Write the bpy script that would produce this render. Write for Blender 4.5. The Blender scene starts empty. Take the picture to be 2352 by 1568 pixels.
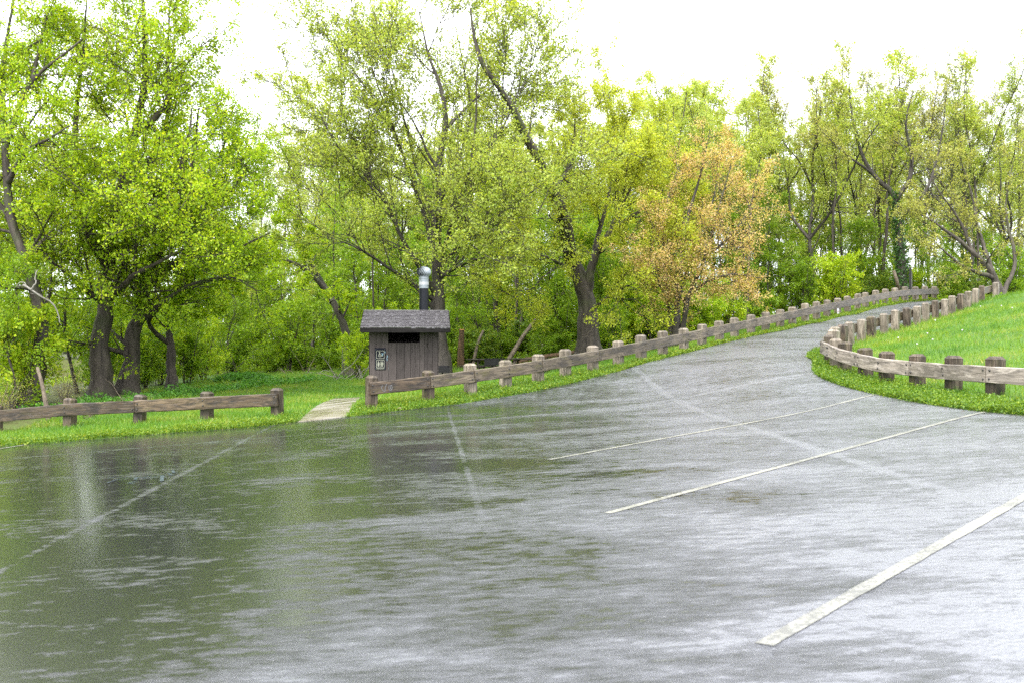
import bpy, bmesh, math, random
import numpy as np
from mathutils import Vector, Matrix
from mathutils.geometry import delaunay_2d_cdt

R = math.radians
scn = bpy.context.scene
COL = scn.collection
random.seed(7)

# ------------------------------------------------------------------ camera, sky, sun, exposure
EYE = 1.6                      # eye height; the lot near the camera is at z = 0, x right, y away
cam_d = bpy.data.cameras.new('camera')
cam_d.lens = 35.0; cam_d.sensor_width = 36.0
cam_d.clip_start = 0.1; cam_d.clip_end = 3000
cam_d.dof.use_dof = True; cam_d.dof.focus_distance = 29.0; cam_d.dof.aperture_fstop = 2.8
cam = bpy.data.objects.new('camera', cam_d); COL.objects.link(cam)
cam.location = (0, 0, EYE); cam.rotation_euler = (R(90), 0, 0)
scn.camera = cam

SUN_EL, SUN_AZ = 58.0, 205.0
world = bpy.data.worlds.new('World'); scn.world = world; world.use_nodes = True
wn = world.node_tree; wn.nodes.clear()
sky = wn.nodes.new('ShaderNodeTexSky'); sky.sky_type = 'NISHITA'; sky.sun_disc = False
sky.sun_elevation = R(SUN_EL); sky.sun_rotation = R(SUN_AZ)
sky.air_density = 1.0; sky.dust_density = 6.0; sky.ozone_density = 1.0
hsv = wn.nodes.new('ShaderNodeHueSaturation'); hsv.inputs['Saturation'].default_value = 0.10
mixc = wn.nodes.new('ShaderNodeMix'); mixc.data_type = 'RGBA'
mixc.inputs['Factor'].default_value = 0.75                    # closed cloud cover over the clear sky
mixc.inputs['B'].default_value = (10.2, 10.5, 11.3, 1)
bg = wn.nodes.new('ShaderNodeBackground'); bg.inputs['Strength'].default_value = 0.10
wo = wn.nodes.new('ShaderNodeOutputWorld')
wn.links.new(sky.outputs[0], hsv.inputs['Color']); wn.links.new(hsv.outputs[0], mixc.inputs['A'])
wn.links.new(mixc.outputs['Result'], bg.inputs['Color']); wn.links.new(bg.outputs[0], wo.inputs['Surface'])

sun_d = bpy.data.lights.new('sun', 'SUN'); sun_d.energy = 1.5; sun_d.angle = R(25); sun_d.color = (1, 0.98, 0.95)
sun = bpy.data.objects.new('sun', sun_d); COL.objects.link(sun)
sun.rotation_euler = (R(90 - SUN_EL), 0, R(180 - SUN_AZ)); sun.location = (0, 0, 50)

scn.view_settings.view_transform = 'Standard'; scn.view_settings.look = 'None'
scn.view_settings.exposure = 2.0; scn.view_settings.gamma = 1.0; scn.view_settings.use_curve_mapping = False
scn.render.engine = 'CYCLES'
cy = scn.cycles
cy.max_bounces = 9; cy.diffuse_bounces = 7; cy.glossy_bounces = 3; cy.transmission_bounces = 4; cy.transparent_max_bounces = 4
cy.caustics_reflective = False; cy.caustics_refractive = False
cy.use_denoising = False

# ------------------------------------------------------------------ helpers
FOC = 35.0 / 36.0 * 2352
def W(px, py, d):              # a sighting in the photograph (2352 px wide) at a known distance -> a point in the place
    return np.array([(px - 1176) / FOC * d, d, EYE + (784 - py) / FOC * d])

def link(o, parent=None):
    COL.objects.link(o)
    if parent is not None: o.parent = parent
    return o
def tag(o, label=None, cat=None, group=None, kind=None):
    if label: o['label'] = label
    if cat: o['category'] = cat
    if group: o['group'] = group
    if kind: o['kind'] = kind
    return o
def empty(name, loc, rz=0.0):
    o = bpy.data.objects.new(name, None); o.location = loc; o.rotation_euler = (0, 0, rz)
    o.empty_display_size = 0.2
    return link(o)
def mesh_np(name, V, Fs, mat=None, smooth=False, face_attr=None):
    """V (N,3); Fs a list of (M,k) index arrays."""
    if not isinstance(Fs, (list, tuple)): Fs = [Fs]
    Fs = [np.asarray(f, dtype=np.int32) for f in Fs if len(f)]
    me = bpy.data.meshes.new(name)
    V = np.ascontiguousarray(V, dtype=np.float32)
    me.vertices.add(len(V)); me.vertices.foreach_set('co', V.ravel())
    nl = sum(f.size for f in Fs); nf = sum(len(f) for f in Fs)
    me.loops.add(nl); me.loops.foreach_set('vertex_index', np.concatenate([f.ravel() for f in Fs]))
    st, tot, k0 = [], [], 0
    for f in Fs:
        st.append(k0 + np.arange(len(f), dtype=np.int32) * f.shape[1]); tot.append(np.full(len(f), f.shape[1], np.int32)); k0 += f.size
    me.polygons.add(nf); me.polygons.foreach_set('loop_start', np.concatenate(st))
    me.polygons.foreach_set('use_smooth', np.full(nf, smooth, dtype=bool))
    me.update(calc_edges=True)
    if face_attr:
        for k, a in face_attr.items():
            at = me.attributes.new(k, 'FLOAT', 'FACE'); at.data.foreach_set('value', np.ascontiguousarray(a, dtype=np.float32))
    if mat: me.materials.append(mat)
    return me
def obj_me(name, me, parent=None, loc=None, mat=None):
    o = bpy.data.objects.new(name, me)
    if loc is not None: o.location = loc
    return link(o, parent)
def obj_bm(name, bm, mat, parent=None, loc=None, smooth=False):
    bmesh.ops.recalc_face_normals(bm, faces=bm.faces)
    me = bpy.data.meshes.new(name); bm.to_mesh(me); bm.free(); me.materials.append(mat)
    if smooth:
        for p in me.polygons: p.use_smooth = True
    return obj_me(name, me, parent, loc)
def bx(bm, x0, x1, y0, y1, z0, z1, bev=0.0):
    b2 = bmesh.new()
    bmesh.ops.create_cube(b2, size=1)
    bmesh.ops.scale(b2, vec=(x1 - x0, y1 - y0, z1 - z0), verts=b2.verts)
    bmesh.ops.translate(b2, vec=((x0 + x1) / 2, (y0 + y1) / 2, (z0 + z1) / 2), verts=b2.verts)
    if bev > 0: bmesh.ops.bevel(b2, geom=b2.edges[:], offset=bev, segments=1, affect='EDGES')
    join(bm, b2)
def join(bm, b2, M=None):
    if M is not None: bmesh.ops.transform(b2, matrix=M, verts=b2.verts)
    vm = [bm.verts.new(v.co) for v in b2.verts]
    b2.verts.index_update()
    for f in b2.faces:
        try: bm.faces.new([vm[v.index] for v in f.verts])
        except ValueError: pass
    b2.free()
def lathe(bm, prof, n=24, c=(0, 0, 0)):
    rings = []
    for r, z in prof:
        rings.append([bm.verts.new((c[0] + r * math.cos(2 * math.pi * k / n), c[1] + r * math.sin(2 * math.pi * k / n), c[2] + z)) for k in range(n)])
    for a, b in zip(rings, rings[1:]):
        for k in range(n): bm.faces.new((a[k], a[(k + 1) % n], b[(k + 1) % n], b[k]))
    bm.faces.new(rings[0][::-1]); bm.faces.new(rings[-1])

# ------------------------------------------------------------------ materials
def mat_new(name):
    m = bpy.data.materials.new(name); m.use_nodes = True
    nt = m.node_tree; nt.nodes.clear()
    out = nt.nodes.new('ShaderNodeOutputMaterial')
    return m, nt, out
class NB:
    def __init__(s, nt): s.nt = nt
    def n(s, t, **k):
        nd = s.nt.nodes.new(t)
        for a, v in k.items():
            if a.startswith('i_'):
                nd.inputs[a[2:].replace('_', ' ')].default_value = v
            else: setattr(nd, a, v)
        return nd
    def l(s, a, b): s.nt.links.new(a, b)
    def noise(s, vec, scale, detail=3.0, rough=0.55, dist=0.0):
        nd = s.n('ShaderNodeTexNoise'); nd.inputs['Scale'].default_value = scale; nd.inputs['Detail'].default_value = detail
        nd.inputs['Roughness'].default_value = rough; nd.inputs['Distortion'].default_value = dist
        if vec is not None: s.l(vec, nd.inputs['Vector'])
        return nd.outputs['Fac']
    def map(s, vec, scale=(1, 1, 1), loc=(0, 0, 0), rot=(0, 0, 0)):
        nd = s.n('ShaderNodeMapping'); nd.inputs['Scale'].default_value = scale; nd.inputs['Location'].default_value = loc
        nd.inputs['Rotation'].default_value = rot; s.l(vec, nd.inputs['Vector']); return nd.outputs[0]
    def ramp(s, fac, stops):
        nd = s.n('ShaderNodeValToRGB'); cr = nd.color_ramp
        while len(cr.elements) < len(stops): cr.elements.new(0.5)
        for e, (p, c) in zip(cr.elements, stops):
            e.position = p; e.color = (c if len(c) == 4 else (*c, 1)) if hasattr(c, '__len__') else (c, c, c, 1)
        s.l(fac, nd.inputs['Fac']); return nd.outputs['Color']
    def rng(s, v, a, b, c, d):
        nd = s.n('ShaderNodeMapRange'); s.l(v, nd.inputs['Value'])
        for k, x in zip(('From Min', 'From Max', 'To Min', 'To Max'), (a, b, c, d)): nd.inputs[k].default_value = x
        return nd.outputs['Result']
    def math(s, op, a, b=None):
        nd = s.n('ShaderNodeMath', operation=op)
        for k, x in enumerate((a, b)):
            if x is None: continue
            if isinstance(x, (int, float)): nd.inputs[k].default_value = x
            else: s.l(x, nd.inputs[k])
        return nd.outputs[0]
    def mix(s, f, a, b, blend='MIX'):
        nd = s.n('ShaderNodeMix', data_type='RGBA', blend_type=blend)
        for key, x in (('Factor', f), ('A', a), ('B', b)):
            if isinstance(x, (int, float)): nd.inputs[key].default_value = x
            elif isinstance(x, tuple): nd.inputs[key].default_value = (*x, 1)[:4]
            else: s.l(x, nd.inputs[key])
        return nd.outputs['Result']
    def bump(s, h, strength, dist, normal=None):
        nd = s.n('ShaderNodeBump'); nd.inputs['Strength'].default_value = strength; nd.inputs['Distance'].default_value = dist
        s.l(h, nd.inputs['Height'])
        if normal is not None: s.l(normal, nd.inputs['Normal'])
        return nd.outputs[0]
    def pbr(s, col, rough=0.6, spec=0.5, normal=None, metal=0.0):
        p = s.n('ShaderNodeBsdfPrincipled')
        for key, x in (('Base Color', col), ('Roughness', rough), ('Metallic', metal), ('Specular IOR Level', spec)):
            if isinstance(x, (int, float)): p.inputs[key].default_value = x
            elif isinstance(x, tuple): p.inputs[key].default_value = (*x, 1)[:4]
            else: s.l(x, p.inputs[key])
        if normal is not None: s.l(normal, p.inputs['Normal'])
        return p

def leaf_mat(name, stops, trans=0.45, rough=0.45):
    m, nt, out = mat_new(name); b = NB(nt)
    at = b.n('ShaderNodeAttribute', attribute_name='tint')
    oi = b.n('ShaderNodeObjectInfo')
    t = b.math('ADD', at.outputs['Fac'], b.rng(oi.outputs['Random'], 0, 1, -0.12, 0.12))
    col = b.ramp(t, stops)
    p = b.pbr(col, rough, 0.3)
    tr = b.n('ShaderNodeBsdfTranslucent')
    tc = b.mix(1.0, col, (1.45, 1.35, 0.5), 'MULTIPLY'); b.l(tc, tr.inputs['Color'])
    mx = b.n('ShaderNodeMixShader'); mx.inputs[0].default_value = trans
    b.l(p.outputs[0], mx.inputs[1]); b.l(tr.outputs[0], mx.inputs[2]); b.l(mx.outputs[0], out.inputs[0])
    return m
def bark_mat(name, c0, c1, scale=7.0, moss=0.0):
    m, nt, out = mat_new(name); b = NB(nt)
    tc = b.n('ShaderNodeTexCoord')
    v = b.map(tc.outputs['Object'], (scale, scale, scale * 0.18))
    f = b.noise(v, 1.0, 6, 0.65, 0.6)
    col = b.ramp(f, [(0.3, c0), (0.7, c1)])
    if moss:
        g = b.noise(tc.outputs['Object'], 0.9, 3)
        col = b.mix(b.rng(g, 0.52, 0.68, 0, moss), col, (0.06, 0.085, 0.02))
    p = b.pbr(col, 0.72, 0.3, b.bump(f, 1.0, 0.07)); b.l(p.outputs[0], out.inputs[0])
    return m
def plain(name, col, rough=0.6, spec=0.5, metal=0.0, var=0.15, scale=8.0, bump=0.0):
    m, nt, out = mat_new(name); b = NB(nt)
    tc = b.n('ShaderNodeTexCoord'); f = b.noise(tc.outputs['Object'], scale, 5)
    c = b.mix(b.rng(f, 0.3, 0.7, 0, 1), tuple(x * (1 - var) for x in col), tuple(min(1, x * (1 + var)) for x in col))
    p = b.pbr(c, rough, spec, b.bump(f, bump, 0.01) if bump else None, metal); b.l(p.outputs[0], out.inputs[0])
    return m
def wood_mat(name, dark, mid, light, axis='X', stain=0.5, moss=0.4, rough=0.62, spec=0.35, wet=0.62):
    m, nt, out = mat_new(name); b = NB(nt)
    tc = b.n('ShaderNodeTexCoord'); oi = b.n('ShaderNodeObjectInfo')
    off = b.n('ShaderNodeVectorMath', operation='SCALE'); b.l(oi.outputs['Random'], off.inputs['Scale']); off.inputs[0].default_value = (37, 53, 71)
    ad = b.n('ShaderNodeVectorMath', operation='ADD'); b.l(tc.outputs['Object'], ad.inputs[0]); b.l(off.outputs[0], ad.inputs[1])
    sc = (1.6, 26, 26) if axis == 'X' else (26, 26, 1.6)
    v = b.map(ad.outputs[0], sc)
    g = b.noise(v, 1.0, 6, 0.6, 0.8)                       # grain
    ck = b.noise(b.map(ad.outputs[0], tuple(s * 1.7 for s in sc)), 1.0, 2, 0.5, 1.5)
    col = b.ramp(g, [(0.28, dark), (0.5, mid), (0.72, light)])
    st = b.noise(b.map(ad.outputs[0], (1.1, 4, 3) if axis == 'X' else (4, 4, 1.3)), 1.2, 4, 0.6, 0.8)
    col = b.mix(b.rng(st, 0.46, 0.60, 0, stain), col, tuple(x * 0.32 for x in mid))
    s2 = b.noise(b.map(ad.outputs[0], (0.9, 5, 5) if axis == 'X' else (6, 6, 1.0), (9, 2, 4)), 1.3, 5, 0.65, 1.0)
    col = b.mix(b.rng(s2, 0.53, 0.66, 0, 0.65 if stain > .2 else 0.0), col, tuple(min(.8, x * 1.35) for x in light))
    ms = b.noise(b.map(ad.outputs[0], (2.2, 6, 9) if axis == 'X' else (5, 5, 2.2), (5, 3, 1)), 1.1, 4, 0.6, 0.5)
    col = b.mix(b.rng(ms, 0.52, 0.7, 0, moss), col, (0.115, 0.105, 0.022))
    val = b.n('ShaderNodeHueSaturation'); b.l(b.rng(oi.outputs['Random'], 0, 1, 0.78, 1.18), val.inputs['Value']); b.l(col, val.inputs['Color'])
    cr = b.rng(ck, 0.30, 0.36, 1, 0)                         # drying cracks
    c2 = b.mix(cr, val.outputs[0], tuple(x * 0.25 for x in dark)); c2 = b.mix(1.0, c2, (wet, wet, wet), 'MULTIPLY')
    h = b.math('SUBTRACT', g, b.math('MULTIPLY', cr, 0.7))
    p = b.pbr(c2, rough, spec, b.bump(h, 0.6, 0.012)); b.l(p.outputs[0], out.inputs[0])
    return m

M = {}
# foliage (per-leaf tint runs from dark olive to fresh yellow green: the leaves' own colours)
M['leaf_bright'] = leaf_mat('leaf_bright', [(0.0, (0.14, 0.25, 0.006)), (0.45, (0.27, 0.41, 0.012)), (0.8, (0.38, 0.49, 0.02)), (1.0, (0.48, 0.53, 0.04))], 0.5)
M['leaf_lime'] = leaf_mat('leaf_lime', [(0.0, (0.19, 0.27, 0.03)), (0.5, (0.34, 0.42, 0.07)), (0.85, (0.44, 0.49, 0.11)), (1.0, (0.50, 0.51, 0.17))], 0.5)
M['leaf_yellow'] = leaf_mat('leaf_yellow', [(0.0, (0.20, 0.26, 0.015)), (0.5, (0.37, 0.44, 0.035)), (1.0, (0.50, 0.53, 0.07))], 0.5)
M['leaf_orange'] = leaf_mat('leaf_orange', [(0.0, (0.33, 0.41, 0.07)), (0.38, (0.47, 0.39, 0.12)), (0.78, (0.60, 0.40, 0.19)), (1.0, (0.66, 0.48, 0.29))], 0.45)
M['leaf_pale'] = leaf_mat('leaf_pale', [(0.0, (0.21, 0.29, 0.05)), (0.5, (0.34, 0.43, 0.09)), (1.0, (0.47, 0.51, 0.16))], 0.5)
M['leaf_bud'] = leaf_mat('leaf_bud', [(0.0, (0.22, 0.24, 0.05)), (0.5, (0.34, 0.36, 0.08)), (1.0, (0.46, 0.43, 0.15))], 0.45)
M['leaf_under'] = leaf_mat('leaf_under', [(0.0, (0.10, 0.19, 0.012)), (0.5, (0.18, 0.31, 0.016)), (1.0, (0.29, 0.39, 0.025))], 0.5)
M['leaf_ivy'] = leaf_mat('leaf_ivy', [(0.0, (0.018, 0.05, 0.012)), (0.6, (0.04, 0.10, 0.02)), (1.0, (0.07, 0.15, 0.025))], 0.25, 0.3)
M['leaf_nettle'] = leaf_mat('leaf_nettle', [(0.0, (0.05, 0.15, 0.02)), (0.6, (0.09, 0.24, 0.03)), (1.0, (0.14, 0.31, 0.04))], 0.35)
M['leaf_weed'] = leaf_mat('leaf_weed', [(0.0, (0.05, 0.12, 0.012)), (0.5, (0.12, 0.21, 0.015)), (0.9, (0.20, 0.27, 0.02)), (1.0, (0.27, 0.29, 0.025))], 0.35)
M['blade'] = leaf_mat('blade', [(0.0, (0.045, 0.13, 0.02)), (0.4, (0.095, 0.215, 0.018)), (0.75, (0.17, 0.27, 0.02)), (0.93, (0.25, 0.29, 0.03)), (1.0, (0.34, 0.31, 0.12))], 0.35)
M['bark_dark'] = bark_mat('bark_dark', (0.014, 0.011, 0.009), (0.085, 0.070, 0.055), 6, 0.45)
M['bark_grey'] = bark_mat('bark_grey', (0.020, 0.017, 0.014), (0.085, 0.072, 0.060), 8, 0.3)
M['bark_wood'] = bark_mat('bark_wood', (0.026, 0.021, 0.016), (0.10, 0.084, 0.066), 8, 0.25)
M['bark_pale'] = bark_mat('bark_pale', (0.12, 0.11, 0.09), (0.32, 0.30, 0.26), 9)
M['dead_wood'] = bark_mat('dead_wood', (0.06, 0.045, 0.03), (0.20, 0.16, 0.115), 9)
M['rotten'] = bark_mat('rotten', (0.03, 0.018, 0.01), (0.14, 0.08, 0.04), 9, 0.7)
# timber
M['post_tan'] = wood_mat('post_tan', (0.085, 0.07, 0.052), (0.27, 0.222, 0.165), (0.44, 0.375, 0.29), 'Z', 0.7, 0.35, 0.5)
M['post_brown'] = wood_mat('post_brown', (0.030, 0.021, 0.013), (0.105, 0.076, 0.050), (0.22, 0.175, 0.125), 'Z', 0.85, 0.45, 0.5)
M['rail_old'] = wood_mat('rail_old', (0.040, 0.032, 0.021), (0.165, 0.128, 0.082), (0.29, 0.235, 0.16), 'X', 0.85, 0.7, 0.42, 0.5)
M['rail_dark'] = wood_mat('rail_dark', (0.018, 0.011, 0.006), (0.085, 0.055, 0.028), (0.20, 0.14, 0.082), 'X', 0.95, 0.35, 0.42, 0.5)
M['rail_pale'] = wood_mat('rail_pale', (0.14, 0.11, 0.085), (0.40, 0.34, 0.275), (0.58, 0.51, 0.43), 'X', 0.65, 0.10, 0.42, 0.5)
M['plank'] = wood_mat('plank', (0.078, 0.062, 0.058), (0.105, 0.085, 0.080), (0.130, 0.107, 0.101), 'Z', 0.10, 0.0, 0.7, 0.2)
M['fascia'] = wood_mat('fascia', (0.006, 0.005, 0.005), (0.014, 0.012, 0.011), (0.028, 0.025, 0.023), 'X', 0.3, 0.0, 0.8, 0.15)
M['shingle'] = plain('shingle', (0.085, 0.079, 0.083), 0.30, 0.6, 0.0, 0.12, 3.0)
M['dark_inside'] = plain('dark_inside', (0.004, 0.004, 0.004), 0.9, 0.05)
M['black_pipe'] = plain('black_pipe', (0.005, 0.006, 0.009), 0.45, 0.25)
M['galvanised'] = plain('galvanised', (0.20, 0.225, 0.24), 0.42, 0.5, 0.35, 0.12, 14)
M['tape'] = plain('tape', (0.34, 0.35, 0.36), 0.4, 0.5, 0.2)
M['bolt'] = plain('bolt', (0.07, 0.065, 0.06), 0.45, 0.5, 0.8)
M['sign_black'] = plain('sign_black', (0.005, 0.006, 0.012), 0.6, 0.15)
M['sign_cream'] = plain('sign_cream', (0.26, 0.26, 0.205), 0.6, 0.3)
M['sign_white'] = plain('sign_white', (0.5, 0.5, 0.5), 0.45)
M['sign_red'] = plain('sign_red', (0.30, 0.05, 0.04), 0.5)
M['blue_paint'] = plain('blue_paint', (0.17, 0.28, 0.35), 0.5)
M['chalk'] = plain('chalk', (0.06, 0.078, 0.09), 0.25)
M['scrawl'] = plain('scrawl', (0.13, 0.13, 0.13), 0.6)
M['iron'] = plain('iron', (0.014, 0.013, 0.013), 0.4, 0.5, 0.3)
M['table_wood'] = wood_mat('table_wood', (0.025, 0.018, 0.013), (0.06, 0.045, 0.032), (0.10, 0.08, 0.06), 'X', 0.4, 0.2)
M['stone'] = plain('stone', (0.19, 0.135, 0.105), 0.7, 0.4, 0, 0.3, 20, 0.5)
M['fluff'] = plain('fluff', (0.38, 0.38, 0.36), 0.9)
M['stalk'] = plain('stalk', (0.14, 0.25, 0.05), 0.7)
M['fresh_cut'] = plain('fresh_cut', (0.55, 0.26, 0.09), 0.7)

# ------------------------------------------------------------------ survey: fences and edges of the place
POST_H = 0.80
def interp(i, tab):
    return float(np.interp(i, [t[0] for t in tab], [t[1] for t in tab]))
road_px = [(853.4, 861.6), (982, 848), (1080, 835), (1160, 824.7), (1234, 813), (1300.6, 802), (1363, 791.6), (1420.6, 780.8), (1472, 771),
           (1523.5, 761), (1570, 752.5), (1613, 743.5), (1652, 736.2), (1688.6, 729), (1725.5, 722.6), (1759.6, 716.2), (1791.7, 709.6), (1821, 703.8),
           (1850, 698), (1875.5, 693), (1899.6, 688.4), (1924, 684), (1947, 679.6), (1969, 675.6), (1989, 671.8), (2011.5, 667.6), (2032, 664),
           (2055.6, 661), (2079, 659.2), (2102.5, 658), (2125, 657.2), (2145.8, 657.6)]
road_d = [(1, 24.6), (3, 25.8), (5, 27.3), (7, 29.0), (9, 30.9), (11, 33.2), (13, 35.6), (15, 38.0), (17, 40.3), (19, 42.3), (21, 44.3), (23, 46.3),
          (25, 48.2), (27, 50.0), (29, 52.0), (31, 54.3), (32, 55.6)]
ROAD_POSTS = [W(x, y, interp(i + 1, road_d)) - np.array([0, 0, POST_H]) for i, (x, y) in enumerate(road_px)]
right_px = [(2285, 821.8, 18.9), (2188, 817.7, 20.1), (2107.7, 812, 21.3), (2035, 806, 22.3), (1986.7, 796, 23.2), (1941.4, 785, 24.0), (1921, 776.5, 24.8),
            (1904, 769.5, 25.7), (1910.8, 759, 26.9), (1919, 752, 28.2), (1936, 746, 29.8), (1953.4, 739.6, 31.3), (1979, 731.5, 32.8), (2003, 725, 34.0),
            (2030, 719, 35.1), (2057, 713, 36.1), (2083, 707, 37.0), (2105.5, 701, 37.9), (2127, 696, 38.8), (2149, 691, 39.7), (2169, 685, 40.6),
            (2188.6, 680.3, 41.4), (2206, 674.5, 42.3), (2223.6, 669, 43.2), (2240, 663, 44.1), (2255.8, 656, 45.0), (2286.6, 648, 47.0)]
RIGHT_POSTS = [W(x, y, d) - np.array([0, 0, POST_H]) for x, y, d in right_px]
RIGHT_POSTS.insert(0, np.array([9.75, 17.6, 0.46])); RIGHT_POSTS.insert(0, np.array([10.35, 16.3, 0.44]))
left_px = [(-170, 941, 27.2), (-8, 929, 26.6), (160, 912, 26.0), (320, 904, 25.6), (477, 896, 25.2), (637, 888, 24.7)]
LEFT_POSTS = [W(x, y, d) - np.array([0, 0, POST_H]) for x, y, d in left_px]

def lot(px, py):               # where a sight line meets the tilted lot plane z = 0.055 x
    a, c = (px - 1176) / FOC, (784 - py) / FOC
    d = EYE / (0.055 * a - c)
    return np.array([a * d, d, 0.055 * a * d])
EDGE_LEFT = [np.array([-60, 2.0, -2.2]), np.array([-30, 13.6, -1.6]), lot(0, 1025), lot(150, 1013.5), lot(299.5, 1001), lot(449, 989), lot(599, 978.5), lot(704, 964.5), W(802, 957.5, 23.7), W(921, 944, 24.25),
             W(1062, 929, 24.9), W(1202.5, 905, 26.0), W(1327.5, 877, 27.4), W(1421, 855, 29.0), W(1569, 813, 32.2), W(1650, 790, 34.6), W(1730, 771, 37.2), W(1810, 758, 39.7),
             W(1890, 743, 42.8), W(1970, 724.5, 46.0), W(2050, 704, 50.0), W(2110, 695, 53.0), np.array([24.6, 56.2, 3.85]), np.array([29.5, 58.6, 3.95]), np.array([40, 60.5, 3.9]), np.array([70, 62, 3.0])]
inner = []
for k in range(10, len(RIGHT_POSTS)):   # the road's other edge runs beside the guard posts
    a, c = RIGHT_POSTS[k - 1], RIGHT_POSTS[min(k + 1, len(RIGHT_POSTS) - 1)]
    t = (c - a)[:2]; t /= np.linalg.norm(t); nrm = np.array([-t[1], t[0]])
    p = RIGHT_POSTS[k].copy(); p[:2] += nrm * 0.75; inner.append(p)
EDGE_RIGHT = [np.array([22, -16, 1.2]), np.array([12.2, 6.5, 0.66]), np.array([9.2, 12.5, 0.5]), lot(2352, 953), lot(2170.6, 933), W(2080, 917, 19.4), W(2010, 903, 20.8), W(1930, 881, 22.3), W(1882, 861, 23.6),
              W(1868, 845, 24.9), W(1870, 829, 26.3)] + inner[1:] + [np.array([25.8, 50.6, 3.75]), np.array([31, 53.6, 3.9]), np.array([40, 55.6, 3.9]), np.array([70, 57.5, 3.0])]

def catmull(P, n=None, step=None):
    P = np.asarray(P, float)
    seg = np.linalg.norm(np.diff(P, axis=0), axis=1); cum = np.concatenate([[0], np.cumsum(seg)])
    if n is None: n = max(2, int(cum[-1] / step) + 1)
    s = np.linspace(0, cum[-1], n)
    i = np.clip(np.searchsorted(cum, s, side='right') - 1, 0, len(P) - 2)
    t = ((s - cum[i]) / np.maximum(seg[i], 1e-9))[:, None]
    p0 = P[np.maximum(i - 1, 0)]; p1 = P[i]; p2 = P[i + 1]; p3 = P[np.minimum(i + 2, len(P) - 1)]
    l0 = np.where((i > 0), seg[np.maximum(i - 1, 0)], seg[i])[:, None]; l2 = seg[np.minimum(i + 1, len(seg) - 1)][:, None]; l1 = seg[i][:, None]
    m1 = (p2 - p0) / (l0 + l1) * l1; m2 = (p3 - p1) / (l1 + l2) * l1
    return (2 * t**3 - 3 * t**2 + 1) * p1 + (t**3 - 2 * t**2 + t) * m1 + (-2 * t**3 + 3 * t**2) * p2 + (t**3 - t**2) * m2
EL = catmull(EDGE_LEFT, step=0.5); ER = catmull(EDGE_RIGHT, step=0.5)
ASPH = np.vstack([EL[:, :2], ER[::-1, :2], [[-60, -16]]])

def inside(poly, pts):
    x, y = pts[:, 0], pts[:, 1]; r = np.zeros(len(pts), bool)
    j = len(poly) - 1
    for i in range(len(poly)):
        xi, yi = poly[i]; xj, yj = poly[j]
        c = ((yi > y) != (yj > y))
        if c.any():
            xc = (xj - xi) * (y - yi) / ((yj - yi) if yj != yi else 1e-12) + xi
            r ^= c & (x < xc)
        j = i
    return r
def edge_dist(poly, pts, closed=True):
    best = np.full(len(pts), 1e9)
    A = poly if closed else poly[:-1]; Bp = np.roll(poly, -1, axis=0) if closed else poly[1:]
    for a, c in zip(A, Bp):
        d = c - a; L = max(d @ d, 1e-12)
        t = np.clip(((pts - a) @ d) / L, 0, 1)
        best = np.minimum(best, np.linalg.norm(pts - (a + t[:, None] * d), axis=1))
    return best

# ---- heights: thin-plate spline through the surveyed points
ctrl = []
for P in (ROAD_POSTS, RIGHT_POSTS, LEFT_POSTS): ctrl += [p for p in P]
ctrl += EDGE_LEFT[2:-3] + EDGE_RIGHT[3:]
for x in (-30, -20, -12, -6, 0, 5, 8.5):
    for y in (-14, -6, 1, 6, 11, 16, 20):
        if not (x > 5 and y > 19) and not (x < -13 and y > 14): ctrl.append(np.array([x, y, 0.055 * x]))
for x, y in ((-4, 22), (0, 22), (4, 20)): ctrl.append(np.array([x, y, 0.055 * x]))
ctrl += [W(1500, 905, 24.5) + np.array([0, 0, 0.0])]
HUT = np.array([-3.585, 33.0, -0.19])
for x, y, z in ((-5, 33, -.19), (-2, 33, -.17), (-5, 31, -.2), (-3.5, 37, -.15), (-14, 30, -.55), (-14, 36, -.35), (-10, 32, -.35), (-8, 42, -.1), (-16, 48, -.2), (-9, 52, .1), (0, 45, .15), (0, 38, .0), (5, 47, 1.1),
                (3, 36, .25), (9, 45, 1.75), (-10, 70, .2), (0, 70, .6), (12, 70, 2.0), (14, 52, 2.6), (22, 68, 3.2), (30, 72, 3.3), (-20, 80, .0), (0, 100, .8), (30, 100, 2), (60, 100, 2), (60, 70, 2.8),
                (10.4, 20, .78), (15.4, 30, 2.15), (21.5, 43, 3.62), (13, 24, 1.45), (18.5, 36, 2.85), (24, 40, 3.85), (30, 46, 4.1), (30, 30, 3.9), (20, 22, 2.2), (40, 48, 4.3), (50, 30, 4.5), (16, 14, 1.1), (30, 10, 1.9), (22, -10, 1.3),
                (-34, 24, -1.7), (-40, 60, -.8), (-60, 100, -.5), (-40, 0, -2.2), (40, -14, 2), (80, 50, 4), (80, 0, 4), (-80, 40, -1.5), (0, 140, 1), (80, 140, 2), (-80, 140, 0)):
    ctrl.append(np.array([x, y, z], float))
C = np.array(ctrl); n = len(C)
def tps_k(r2): return np.where(r2 > 1e-9, 0.5 * r2 * np.log(np.maximum(r2, 1e-9)), 0)
K = tps_k(((C[:, None, :2] - C[None, :, :2])**2).sum(-1)) + np.eye(n) * 1.5
Pm = np.hstack([np.ones((n, 1)), C[:, :2]])
A = np.block([[K, Pm], [Pm.T, np.zeros((3, 3))]])
sol = np.linalg.lstsq(A, np.concatenate([C[:, 2], np.zeros(3)]), rcond=None)[0]
RIVER_Z = -1.7
def river_mask(x, y):
    xb = -17.0 - 0.24 * (y - 27)
    s = (xb - x) / 5.0
    s = np.minimum(s, (100 - y) / 8.0); s = np.minimum(s, (y - 14) / 6.0)
    return np.clip(s, 0, 1)
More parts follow.
